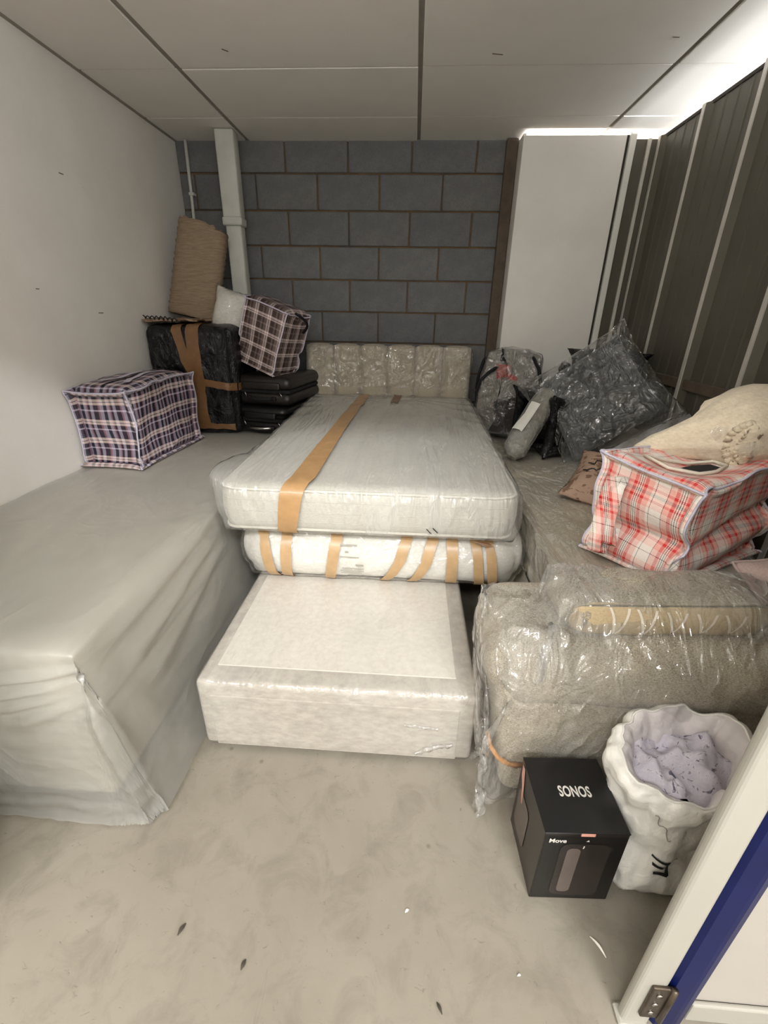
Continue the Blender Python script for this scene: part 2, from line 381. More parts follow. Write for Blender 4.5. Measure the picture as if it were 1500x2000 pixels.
def vnormals(V, F):
    n = np.cross(V[F[:, 2]]-V[F[:, 0]], V[F[:, 3]]-V[F[:, 1]]); out = np.zeros_like(V)
    for k in range(4):
        for c in range(3): out[:, c] += np.bincount(F[:, k], n[:, c], len(V))
    return out/np.maximum(np.linalg.norm(out, axis=1, keepdims=True), 1e-9)
def relax(V, F, steps=40, inner=8, scale=1.0, press=0.0, grav=0.0, damp=.9, collide=None, pin=None, kbend=.15, rest_fn=None, jitter=.002, smooth=1, seed=1, stiff=1.0, press_fn=None, V0=None):
    V = np.array(V, float); R0 = V if V0 is None else np.array(V0, float); N = len(V); e, d, b = constraints(F)
    C = np.concatenate([e, d, b]); rest = np.linalg.norm(R0[C[:, 0]]-R0[C[:, 1]], axis=1)*scale
    if rest_fn is not None: rest = rest*rest_fn((R0[C[:, 0]]+R0[C[:, 1]])/2)
    k = np.concatenate([np.ones(len(e)), np.full(len(d), .7), np.full(len(b), kbend)])*stiff
    i0, i1 = C[:, 0], C[:, 1]
    cnt = np.maximum(np.bincount(i0, k, N)+np.bincount(i1, k, N), 1e-6)
    rs = np.random.RandomState(seed); V += rs.normal(0, jitter, V.shape); prev = V.copy(); inv = (1.6/cnt)[:, None]
    P0 = V.copy()
    for s in range(steps):
        nv = V+(V-prev)*damp; prev = V.copy(); V = nv
        if grav: V[:, 2] -= grav
        if press: V += vnormals(V, F)*press
        for it in range(inner):
            D = V[i1]-V[i0]; L = np.sqrt((D*D).sum(1)); w = (k*.5*(L-rest)/np.maximum(L, 1e-9))[:, None]*D
            A = np.empty_like(V)
            for c in range(3): A[:, c] = np.bincount(i0, w[:, c], N)-np.bincount(i1, w[:, c], N)
            V = V+A*inv
            if collide is not None and it % 2 == 1: V = collide(V)
            if pin is not None: V[pin] = P0[pin]
        if collide is not None: V = collide(V)
    for s in range(smooth):
        A = np.zeros_like(V); n_ = np.bincount(e[:, 0], minlength=N)+np.bincount(e[:, 1], minlength=N)
        for c in range(3): A[:, c] = np.bincount(e[:, 0], V[e[:, 1], c], N)+np.bincount(e[:, 1], V[e[:, 0], c], N)
        W = A/n_[:, None]; keep = np.ones(N, bool)
        if pin is not None: keep[pin] = False
        V[keep] = V[keep]*.5+W[keep]*.5
    if collide is not None: V = collide(V)
    return V
def nz(P, s, seed=0.0):
    return np.array([noise.noise(Vector((p[0]*s+seed, p[1]*s+seed*1.7, p[2]*s-seed))) for p in P])
def c_rbox(cx, cy, cz, hx, hy, hz, r=.02, off=0.0, lump=None):
    """keep points outside a rounded box"""
    c = np.array((cx, cy, cz)); h = np.array((hx, hy, hz))-r
    def f(V):
        p = V-c; q = np.abs(p)-h; qo = np.maximum(q, 0); lo = np.linalg.norm(qo, axis=1); ins = np.minimum(q.max(1), 0)
        sd = lo+ins-r-off
        m = sd < 0
        if m.any():
            pm, qm, lom, sdm = p[m], qo[m], lo[m], sd[m]
            g = np.where(lom[:, None] > 1e-9, qm/np.maximum(lom, 1e-9)[:, None], 0)
            a = np.argmax(q[m], 1); ax = np.zeros_like(g); ax[np.arange(len(a)), a] = 1
            g = np.where(lom[:, None] > 1e-9, g, ax)*np.where(pm < 0, -1, 1)
            V = V.copy(); V[m] -= g*sdm[:, None]
        return V
    return f
def c_ell(cx, cy, cz, hx, hy, hz):
    c = np.array((cx, cy, cz)); h = np.array((hx, hy, hz))
    def f(V):
        p = (V-c)/h; l = np.linalg.norm(p, axis=1); m = l < 1
        if m.any(): V = V.copy(); V[m] = c+p[m]/np.maximum(l[m], 1e-6)[:, None]*h
        return V
    return f
def c_floor(z):
    def f(V): V = V.copy(); V[:, 2] = np.maximum(V[:, 2], z); return V
    return f
def c_all(*fs):
    def f(V):
        for g in fs: V = g(V)
        return V
    return f
def rotz(V, a, c=(0, 0)):
    V = np.array(V, float); x, y = V[:, 0]-c[0], V[:, 1]-c[1]; s, k = math.sin(a), math.cos(a)
    V[:, 0], V[:, 1] = c[0]+x*k-y*s, c[1]+x*s+y*k; return V
def xform(V, euler=(0, 0, 0), loc=(0, 0, 0), pivot=(0, 0, 0)):
    from mathutils import Euler
    m = np.array(Euler(euler).to_matrix()); return (np.asarray(V)-np.array(pivot))@m.T+np.array(pivot)+np.array(loc)
def bvh_of(V, F): return BVHTree.FromPolygons([tuple(p) for p in np.asarray(V)], [list(map(int, f)) for f in F])
def ribbon_geo(bvh, path, width, off=.003, step=.02, side=None, nw=3):
    """a strip of tape laid on a surface along a polyline; 'side' is the rough width direction"""
    P = [Vector(p) for p in path]; pts = []
    for a, b in zip(P, P[1:]):
        n = max(1, int((b-a).length/step)); pts += [a.lerp(b, i/n) for i in range(n)]
    pts.append(P[-1]); V = []; F = []
    for i, p in enumerate(pts):
        t = (pts[min(i+1, len(pts)-1)]-pts[max(i-1, 0)]).normalized()
        loc, nor, _, _ = bvh.find_nearest(p); s = Vector(side).normalized() if side else t.cross(nor).normalized()
        for k in range(nw+1):
            q = p+s*width*(k/nw-.5); l2, n2, _, _ = bvh.find_nearest(q); V.append(tuple(l2+n2*off))
    for i in range(len(pts)-1):
        for k in range(nw): a = i*(nw+1)+k; F.append([a, a+1, a+nw+2, a+nw+1])
    return V, F
def text_geo(body, size, bold=0.0, spacing=1.0):
    cu = bpy.data.curves.new('lettering', 'FONT'); cu.body = body; cu.size = size; cu.offset = bold; cu.space_character = spacing
    cu.align_x = 'LEFT'; cu.resolution_u = 3
    o = bpy.data.objects.new('lettering', cu); col.objects.link(o)
    dg = bpy.context.evaluated_depsgraph_get(); me = bpy.data.meshes.new_from_object(o.evaluated_get(dg))
    V = np.array([tuple(v.co) for v in me.vertices]); F = [list(p.vertices) for p in me.polygons]
    bpy.data.objects.remove(o); bpy.data.curves.remove(cu); bpy.data.meshes.remove(me)
    return V, F

# ================================================================== THE SETTING
XL, XR, YB, ZC, YF = -1.75, 1.53, 3.862, 2.477, 0.50
struct(box('floor', -4.6, 4.6, -4.3, 4.0, -0.06, 0.0, 'floor'))
# ceiling: bars and boards
ceil = struct(box('ceiling', -1.9, 2.5, 0.5, 4.0, 2.52, 2.56, 'tbar'))
gx = [XL, -1.2208, -0.0208, 1.1792, 2.38]; gy = [0.56, 1.047, 1.647, 2.247, 2.847, 3.447, YB+.02]
for i in range(4):
    for j in range(6):
        g = .0115; x0, x1 = gx[i]+(g if i else .004), gx[i+1]-g; y0, y1 = gy[j]+(g*.55 if j else 0), gy[j+1]-(g*.55 if j < 5 else 0)
        if i == 0: x1 -= .004
        o = box('ceiling_tile', x0, x1, y0, y1, ZC+random.uniform(-.0015, .0015), ZC+.016, 'tile', ceil, r=.002, seg=1)
for k, x in enumerate(gx[1:4]):
    box('grid_bar', x-.013, x+.013, gy[0], gy[-1], ZC+.006, 2.52, 'tbar', ceil)
for k, y in enumerate(gy[1:6]):
    box('grid_bar', gx[0], gx[-1], y-.009, y+.009, ZC+.0065, 2.52, 'tbar', ceil)
box('edge_trim', XL, XL+.02, gy[0], YB, ZC-.004, ZC+.02, 'tbar', ceil)
for sx, sy, L_, a_ in ((-.92, 2.68, .03, .8), (.33, 2.74, .05, .2), (1.06, 2.62, .03, .1)):
    box('scuff_mark', sx-L_/2, sx+L_/2, sy-.002, sy+.002, ZC-.0025, ZC-.0005, 'timber', ceil, rot=a_)
# left wall, small scuffs are in its paint
wl = struct(box('wall_left', XL-.12, XL, 0.5, 4.0, 0, 2.52, 'wall'))
for sy, sz, L_ in ((2.55, 1.98, .03), (2.2, 1.46, .02), (2.25, .97, .05), (2.62, 1.36, .04)):
    box('scuff_mark', XL+.0002, XL+.0012, sy-L_/2, sy+L_/2, sz-.0018, sz+.0018, 'timber', wl)
# back wall of concrete blocks
wb = struct(box('wall_back', XL-.1, 2.5, YB, YB+.12, 0, 2.52, 'mortar'))
proto = {}
def block(x0, x1, z0, z1):
    L, Hh = round(x1-x0, 3), round(z1-z0, 3)
    key = (L, Hh)
    if key not in proto:
        V, F = box_geo(-L/2, L/2, -.012, .02, -Hh/2, Hh/2, .006, 2)
        o = mesh_obj('block', np.array(V)+np.array(((x0+x1)/2, YB, (z0+z1)/2)), F, 'block', wb, smooth=False, origin=((x0+x1)/2, YB, (z0+z1)/2)); proto[key] = o
    else: o = copy_piece(proto[key], ((x0+x1)/2, YB, (z0+z1)/2))
    o.location.y += random.uniform(-.003, .003); o.rotation_euler = (random.uniform(-.004, .004), random.uniform(-.004, .004), random.uniform(-.006, .006))
zt = 2.290; row = 0
while True:
    z1 = ZC+.02 if row == 0 else zt-.225*(row-1)-.005
    z0 = zt-.225*row+.005
    if z0 < .3: break
    x = -0.964-.45*2 if row % 2 == 0 else -0.739-.45*3
    while x < .75:
        a, b = max(x+.005, XL+.002), min(x+.445, .70)
        if b-a > .04: block(a, b, z0, z1)
        x += .45
    row += 1
# white boarded box at the right of the back wall, with its batten and trims
wp = struct(box('wall_boxing', .655, 1.305, 3.65, 3.668, 0, 2.446, 'wall', r=.002, seg=1))
box('return_board', .655, .673, 3.668, YB, 0, 2.46, 'wall', wp)
struct(box('trim_1', .575, .652, 3.80, YB-.013, 0, 2.475, 'timber', r=.004, seg=1))
struct(box('trim_2', 1.307, 1.322, 3.66, 3.68, 0, 2.45, 'darkgap'))  # dark-coloured strip in place of the shaded gap beside the boxing
struct(box('trim_3', 1.324, 1.364, 3.64, 3.67, 0, 2.462, 'white_paint', r=.003, seg=1))
we = struct(box('wall_end', 1.366, 1.56, 3.668, 3.68, 0, 2.43, 'sheet'))
box('fold', 1.44, 1.462, 3.645, 3.668, 0, 2.43, 'rib', we, r=.004, seg=1)
# right wall: sheet panels between bright folded ribs, open slot above
wr = struct(box('wall_right', XR+.012, XR+.03, .5, 3.67, 0, 2.40, 'darkgap'))
def rib_profile(y0, y1, name, mat, prof, z0=0, z1=2.437):
    V = [(x, y, z) for z in (z0, z1) for x, y in prof]; n = len(prof); F = [[i, (i+1) % n, n+(i+1) % n, n+i] for i in range(n)]
    F += [list(range(n))[::-1], list(range(n, 2*n))]
    return mesh_obj(name, V, F, mat, wr, smooth=False)
ry = [3.64-.475*k for k in range(7)]
for k, y in enumerate(ry):
    yn = ry[k+1] if k+1 < len(ry) else .56
    prof = [(XR, y-.016), (XR+.014, y-.02), (XR+.014, yn+.012), (XR, yn+.012)]
    # pan with three shallow pencil swages
    pts = [(XR, y-.05)]
    w_ = (y-.05)-(yn+.012)
    for q in (.25, .5, .75):
        c_ = y-.05-w_*q; pts += [(XR, c_+.012), (XR-.004, c_), (XR, c_-.012)]
    pts += [(XR, yn+.012), (XR+.012, yn+.012), (XR+.012, y-.05)]
    rib_profile(y, yn, 'sheet_panel', 'sheet', pts[::-1])
    rib_profile(y, yn, 'rib_return', 'sheet', [(XR+.012, y-.014), (XR+.012, y-.05), (XR+.001, y-.05), (XR-.026, y-.0145)])
    rib_profile(y, yn, 'rib', 'rib', [(XR+.012, y+.022), (XR+.012, y-.013), (XR-.03, y-.012), (XR-.03, y+.014)])
box('rail', XR-.020, XR-.002, .6, 3.6, 1.02, 1.075, 'timber', wr, r=.003, seg=1)
box('top_angle', XR-.006, XR+.012, .56, 3.66, 2.425, 2.442, 'darkgap', wr)
struct(box('wall_neighbour', 2.42, 2.5, .5, 4.0, 0, 2.52, 'wall'))
# front wall around the doorway, lintel above, corridor behind the camera
wf = struct(box('wall_front', .60, 4.6, YF, YF+.06, 0, 4.5, 'wall'))
struct(box('wall_front_left', -4.6, -1.02, YF, YF+.06, 0, 4.5, 'wall'))
struct(box('wall_lintel', -1.02, .60, YF-.06, YF+.06, 2.06, 4.5, 'wall'))
struct(box('wall_hall', -4.6, 4.6, -4.3, -4.2, 0, 4.5, 'wall'))
struct(box('wall_hall_left', -4.6, -4.5, -4.2, .5, 0, 4.5, 'wall'))
struct(box('wall_hall_right', 4.5, 4.6, -4.2, .5, 0, 4.5, 'wall'))
struct(box('ceiling_hall', -4.6, 4.6, -4.3, .6, 4.5, 4.55, 'tile'))
# white door post and the blue-edged door folded back against the wall
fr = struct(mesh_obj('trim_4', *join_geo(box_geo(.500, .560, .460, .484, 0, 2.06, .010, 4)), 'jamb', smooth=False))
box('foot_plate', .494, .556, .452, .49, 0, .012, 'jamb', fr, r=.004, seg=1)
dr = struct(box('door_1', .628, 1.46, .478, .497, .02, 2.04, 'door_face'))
V = []; F = []
prof = [(.563, .497), (.563, .468), (.570, .460), (.598, .456), (.606, .456), (.628, .466), (.630, .497)]
n = len(prof); V = [(x, y, z) for z in (.004, 2.05) for x, y in prof]; F = [[i, (i+1) % n, n+(i+1) % n, n+i] for i in range(n)]+[list(range(n))[::-1], list(range(n, 2*n))]
mesh_obj('blue_edge', V, F, 'blue', dr, smooth=False)
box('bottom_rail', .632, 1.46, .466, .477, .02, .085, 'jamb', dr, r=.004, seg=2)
hg = box('hinge', .524, .5645, .4525, .4605, .055, .175, 'steel', dr, r=.003, seg=2)
mesh_obj('hinge_pin', *tube_geo([(.5635, .4515, .05), (.5635, .4515, .18)], .006, 8), 'steel', hg)
for z in (.08, .115, .15): mesh_obj('screw', *tube_geo([(.541, .4528, z), (.541, .4505, z)], .006, 8), 'silver', hg)

# downpipe in the corner and the thin conduit next to it
dp = thing('downpipe', 'pale square boxed downpipe standing in the back left corner', 'pipe', (-1.305, 3.62, 0))
box('upper_section', -1.366, -1.238, 3.60, 3.70, 1.98, 2.474, 'pipe', dp, r=.012, seg=3)
box('collar', -1.372, -1.232, 3.592, 3.706, 1.93, 1.985, 'pipe', dp, r=.012, seg=3)
box('lower_section', -1.356, -1.246, 3.605, 3.70, .6, 1.935, 'pipe', dp, r=.012, seg=3)
cd = thing('conduit', 'thin white conduit running down the wall corner beside the downpipe', 'pipe', (-1.66, 3.81, 0))
mesh_obj('tube', *tube_geo([(-1.655, 3.81, 2.474), (-1.66, 3.81, 2.2), (-1.668, 3.81, 1.9), (-1.67, 3.81, 1.4)], .011, 8), 'pipe', cd)
box('clip', -1.675, -1.638, 3.795, 3.845, 2.145, 2.165, 'pipe', cd, r=.003, seg=1)

# ================================================================== BIG PIECES
def mattress_geo(x0, x1, y0, y1, z0, z1, h=.03, rr=.06, bulge=.012, slope=0.0, cr=.10):
    V, F, UV, E = softbox(x1-x0, y1-y0, z1-z0, h)
    hx, hy, hz = (x1-x0)/2, (y1-y0)/2, (z1-z0)/2
    P = V.copy(); P[:, 2] -= hz
    # plan corners rounded, edges rounded
    hxy = np.array((hx-cr, hy-cr)); q = np.clip(P[:, :2], -hxy, hxy); d = P[:, :2]-q
    a = np.abs(d).max(1); l = np.linalg.norm(d, axis=1); s = np.where(l > 1e-9, a/np.maximum(l, 1e-9), 1); P[:, :2] = q+d*s[:, None]
    c = np.array((hx-rr, hy-rr, hz-rr)); q = np.clip(P, -c, c); d = P-q; m = np.abs(d).max(1); l = np.linalg.norm(d, axis=1)
    s = np.where(l > 1e-9, m/np.maximum(l, 1e-9), 1); P = q+d*s[:, None]
    # swell of top and sides
    P[:, 2] += np.sign(P[:, 2])*bulge*np.clip(1-(P[:, 0]/hx)**2, 0, 1)*np.clip(1-(P[:, 1]/hy)**2, 0, 1)*(np.abs(P[:, 2]) > hz*.6)*np.where(P[:, 2] > 0, 1, .0)
    sw = np.cos(np.clip(P[:, 2]/hz, -1, 1)*math.pi/2)*bulge
    ln = np.maximum(np.linalg.norm(P[:, :2]/np.array((hx, hy)), axis=1), 1e-6)
    P[:, 1] += np.where(np.abs(P[:, 1]) > hy*.9, np.sign(P[:, 1])*sw, 0); P[:, 0] += np.where(np.abs(P[:, 0]) > hx*.9, np.sign(P[:, 0])*sw, 0)
    P[:, 2] += slope*(P[:, 1]+hy)
    P += np.array(((x0+x1)/2, (y0+y1)/2, (z0+z1)/2))
    return P, F, UV, E
def offset_geo(V, F, d): return V+vnormals(V, F)*d
def loop_at(bvh, x0, x1, y0, y1, z, slope, r, cr=.10, n=14, grow=.0):
    """closed piping cord round a mattress at one height, dropped onto its surface"""
    pts = []
    for cx, cy, a0 in ((x1-cr, y1-cr, 0), (x0+cr, y1-cr, 90), (x0+cr, y0+cr, 180), (x1-cr, y0+cr, 270)):
        for k in range(n+1):
            a = math.radians(a0+90*k/n); pts.append((cx+cr*math.cos(a), cy+cr*math.sin(a)))
    out = []
    for i in range(len(pts)):
        a, b = Vector(pts[i]), Vector(pts[(i+1) % len(pts)]); m = max(1, int((b-a).length/.06))
        for k in range(m):
            p = a.lerp(b, k/m); zz = z+slope*(p.y-y0); l, nn, _, _ = bvh.find_nearest(Vector((p.x, p.y, zz))); out.append(tuple(l+nn*grow))
    return tube_geo(out, r, 6, closed=True)

# --- divan base under the mattresses
dv = thing('divan_base', 'low cream velour divan base in clear shrink wrap under the two mattresses', 'bed base', (-.205, 1.99, 0))
DX0, DX1, DY0, DY1 = -.655, .245, 1.04, 2.94
box('body', DX0, DX1, DY0, DY1, .022, .300, 'divan', dv, r=.016, seg=4)
box('top_panel', DX0+.045, DX1-.062, DY0+.075, DY1-.05, .297, .3025, 'divan_top', dv, r=.003, seg=2)
box('front_panel', DX0+.04, DX1-.05, DY0-.0025, DY0+.01, .024, .245, 'divan', dv, r=.004, seg=2)
for x in (DX0+.08, DX1-.08):
    for y in (DY0+.08, DY1-.08): mesh_obj('glide', *tube_geo([(x, y, 0), (x, y, .03)], .022, 10), 'black_plastic', dv)
V2, F2, UV2, E2 = mattress_geo(DX0-.004, DX1+.004, DY0-.006, DY1, .026, .305, .022, .024, .003, 0, .032)
Vr = relax(V2, F2, 14, 6, 1.012, press=-.0015, collide=c_rbox((DX0+DX1)/2, (DY0+DY1)/2, .161, .4515, .9525, .1425, .024, .004), jitter=.0025, kbend=.3, seed=4)
wrap = mesh_obj('shrink_wrap', Vr, F2, 'film_tight', dv)
rs = np.random.RandomState(5)
def crumple(path, w, n=6, amp=.012, seed=1, nx=16):
    """gathered twist of loose film along a path"""
    P = [Vector(p) for p in path]; V = []; F = []; r = np.random.RandomState(seed)
    for i in range(nx+1):
        t = i/nx*(len(P)-1); k = min(int(t), len(P)-2); p = P[k].lerp(P[k+1], t-k); tan = (P[k+1]-P[k]).normalized(); s = tan.orthogonal().normalized(); u = tan.cross(s)
        for j in range(n):
            a = 2*math.pi*j/n+i*.35; rad = w*(.55+.9*r.rand()); q = p+s*math.cos(a)*rad+u*math.sin(a)*rad; V.append(tuple(q))
    for i in range(nx):
        for j in range(n): F.append([i*n+j, i*n+(j+1) % n, (i+1)*n+(j+1) % n, (i+1)*n+j])
    return V, F
mesh_obj('film_twist', *crumple([(.252, 1.03, .225), (.262, 1.02, .18), (.256, 1.03, .13), (.268, 1.02, .09), (.25, 1.03, .05)], .011, 6, seed=3, nx=22), 'film', dv)
mesh_obj('film_twist', *crumple([(.02, DY0-.009, .175), (.07, DY0-.009, .172), (.13, DY0-.009, .166)], .0045, 5, seed=8, nx=14), 'film', dv)
mesh_obj('film_twist', *crumple([(.06, DY0-.010, .05), (.12, DY0-.010, .085), (.18, DY0-.010, .10)], .007, 5, seed=9, nx=14), 'film', dv)

# --- lower mattress
m2 = thing('mattress', 'thick white quilted mattress with eight brown tape strips on its front, lower of two', 'mattress', (-.11, 2.58, .30))
A = (-.715, .500, 1.645, 3.50, .309, .542)
V, F, UV, E = mattress_geo(*A, h=.028, rr=.075, bulge=.02, cr=.16)
V[:, 2] += .004*nz(V, 9, 3); mesh_obj('body', V, F, 'mattress_quilted', m2)
V2, F2, UV2, E2 = mattress_geo(A[0]-.012, A[1]+.012, A[2]-.012, A[3]+.012, A[4]-.004, A[5]+.003, h=.03, rr=.078, bulge=.02, cr=.16)
core = BVHTree.FromPolygons([tuple(p) for p in V], [list(map(int, f)) for f in F])
def c_bvh(bvh, off=.003):
    def f(P):
        P = P.copy()
        for i, p in enumerate(P):
            l, n_, _, dd = bvh.find_nearest(Vector(p), .08)
            if l is not None:
                s = (Vector(p)-l).dot(n_)
                if s < off: P[i] = np.array(l+n_*off)
        return P
    return f
Vf = offset_geo(V2, F2, .002)+.004*nz(V2, 14, 5)[:, None]*vnormals(V2, F2)
mesh_obj('plastic_bag', Vf, F2, 'film', m2)
bv2 = bvh_of(Vf, F2)
yf = A[2]-.03
tapes = [((-.597, .53), (-.562, .30)), ((-.498, .53), (-.505, .30)), ((-.286, .54), (-.322, .30)), ((.005, .55), (-.02, .44), (-.085, .31)), ((.112, .555), (.09, .44), (.035, .315)), ((.193, .56), (.199, .315)), ((.286, .565), (.320, .32)), ((.342, .565), (.376, .32))]
for k, tp in enumerate(tapes):
    w_ = .046 if k not in (6, 7) else .040
    pts = [(x, yf, z) for x, z in tp]; top = [(tp[0][0]-(.01 if k < 3 else -.004), A[2]+.05, .56)]
    mesh_obj('tape_strip', *ribbon_geo(bv2, top+pts+[(tp[-1][0], A[2]+.05, .30)], w_, .003, .02, (1, 0, 0)), 'tape_tan', m2)
mesh_obj('tape_flap', [(.27, 1.608, .552), (.315, 1.604, .556), (.350, 1.606, .538), (.32, 1.600, .532)], [[0, 3, 2, 1]], 'tape_dark', m2, smooth=False)
# small printed care panel
gs = []
def mark(x0, x1, z, hgt=.006):
    pts = [(x0, yf, z), (x1, yf, z)]; return ribbon_geo(bv2, pts, hgt, .0042, .015, (0, 0, 1), 1)
for x0, x1, z, hh in ((-.272, -.20, .505, .008), (-.25, -.235, .472, .008), (-.27, -.19, .452, .004), (-.205, -.172, .415, .009), (-.262, -.17, .398, .004), (-.27, -.17, .386, .004), (-.268, -.18, .374, .004), (-.24, -.17, .362, .004), (-.245, -.205, .338, .007), (-.185, -.168, .340, .012)):
    gs.append(mark(x0, x1, z, hh))
mesh_obj('printed_text', *join_geo(*gs), 'ink_grey', m2, label='small grey care text')

# --- upper mattress
m1 = thing('mattress', 'smooth white mattress in clear bag with one long brown tape band, top of stack', 'mattress', (-.16, 2.55, .555))
B_ = (-.752, .432, 1.60, 3.49, .562, .752); SL = .026
V, F, UV, E = mattress_geo(*B_, h=.022, rr=.035, bulge=.010, slope=SL, cr=.09)
mesh_obj('body', V, F, 'mattress', m1); bb = bvh_of(V, F)
for z in (.744, .572): mesh_obj('piping', *loop_at(bb, *B_[:4], z, SL, .0065, .09, grow=.003), 'piping', m1)
for z in (.70, .655, .612): mesh_obj('seam', *loop_at(bb, *B_[:4], z, SL, .0018, .09, grow=-.0004), 'mattress', m1)
V2, F2, UV2, E2 = mattress_geo(B_[0]-.012, B_[1]+.016, B_[2]-.010, B_[3]+.005, B_[4]-.006, B_[5]+.008, h=.026, rr=.034, bulge=.010, slope=SL, cr=.08)
loc_ = np.array((-.16, 3.3, .8))
Vn = vnormals(V2, F2); ang = np.arctan2(V2[:, 0]-loc_[0], loc_[1]+.12-V2[:, 1]); dist = np.hypot(V2[:, 0]-loc_[0], V2[:, 1]-loc_[1])
fold = (np.abs(np.sin(ang*13+1.5*nz(V2*[1, .3, 1], 3, 2)))**6)*np.clip(1.3-dist, 0, 1)*.010*(V2[:, 2] > .74)
edge = (np.clip((V2[:, 0]-.33)/.1, 0, 1)+np.clip((-.68-V2[:, 0])/.07, 0, 1))*.010*np.clip(nz(V2, 11, 7), -.2, 1)
Vf = V2+Vn*(.003+fold+edge+.003*np.clip(nz(V2, 18, 9), -.3, 1))[:, None]
# loose bag corner standing up at the near left corner
q = np.exp(-((V2[:, 0]+.752)**2/.004+(V2[:, 1]-1.72)**2/.05+(V2[:, 2]-.74)**2/.004)); Vf[:, 2] += q*.05; Vf[:, 0] -= q*.035
mesh_obj('plastic_bag', Vf, F2, 'film_top', m1)
bv1 = bvh_of(Vf, F2)
mesh_obj('tape_band', *ribbon_geo(bv1, [(-.480, 1.62, .555), (-.480, 1.565, .57), (-.462, 1.565, .75), (-.44, 1.68, .78), (-.40, 2.5, .8), (-.355, 3.42, .82)], .070, .0035, .025, (1, 0, 0), 4), 'tape', m1, label='long brown tape band')
mesh_obj('tape_band', *ribbon_geo(bv1, [(-.462, 1.62, .555), (-.470, 1.565, .57), (-.435, 1.565, .75), (-.405, 1.68, .78), (-.385, 2.5, .8), (-.345, 3.42, .82)], .062, .0052, .025, (1, 0, 0), 4), 'tape', m1)
mesh_obj('tape_strip', *ribbon_geo(bv1, [(-.118, 3.15, .81), (-.10, 3.47, .82)], .055, .0035, .02, (1, 0, 0)), 'tape_dark', m1)
for k, (x, z) in enumerate(((.08, .60), (.105, .605))):
    mesh_obj('print_mark', *ribbon_geo(bv1, [(x, 1.57, z+.012), (x+.02, 1.57, z-.012)], .006, .003, .01, (1, 0, 0), 1), 'ink', m1)

# --- headboard
hb = thing('headboard', 'beige padded headboard with vertical channels in clear plastic behind the mattresses', 'headboard', (-.18, 3.56, .3))
HX0, HX1 = -.808, .432; wd = (HX1-HX0)/6
box('back_board', HX0+.006, HX1-.006, 3.58, 3.625, .32, 1.155, 'sofa_smooth', hb, r=.01, seg=2)
pv, pf, _, _ = mattress_geo(0, wd-.003, 0, .085, 0, .845, .03, .022, .010, 0, .022)
pan0 = None
for k in range(6):
    if pan0 is None: pan0 = mesh_obj('channel_panel', pv+np.array((HX0, 3.51, .32)), pf, 'hb', hb, origin=(HX0, 3.51, .32))
    else: copy_piece(pan0, Vector((HX0+wd*k, 3.51, .32))-hb.location)
V2, F2, UV2, E2 = mattress_geo(HX0-.008, HX1+.012, 3.500, 3.63, .45, 1.172, .02, .02, .004, 0, .02)
Vr = relax(V2, F2, 14, 6, 1.03, press=-.0015, collide=c_rbox((HX0+HX1)/2, 3.566, .80, .624, .064, .366, .02, .001), jitter=.004, kbend=.2, seed=6)
mesh_obj('plastic_wrap', Vr, F2, 'film', hb)

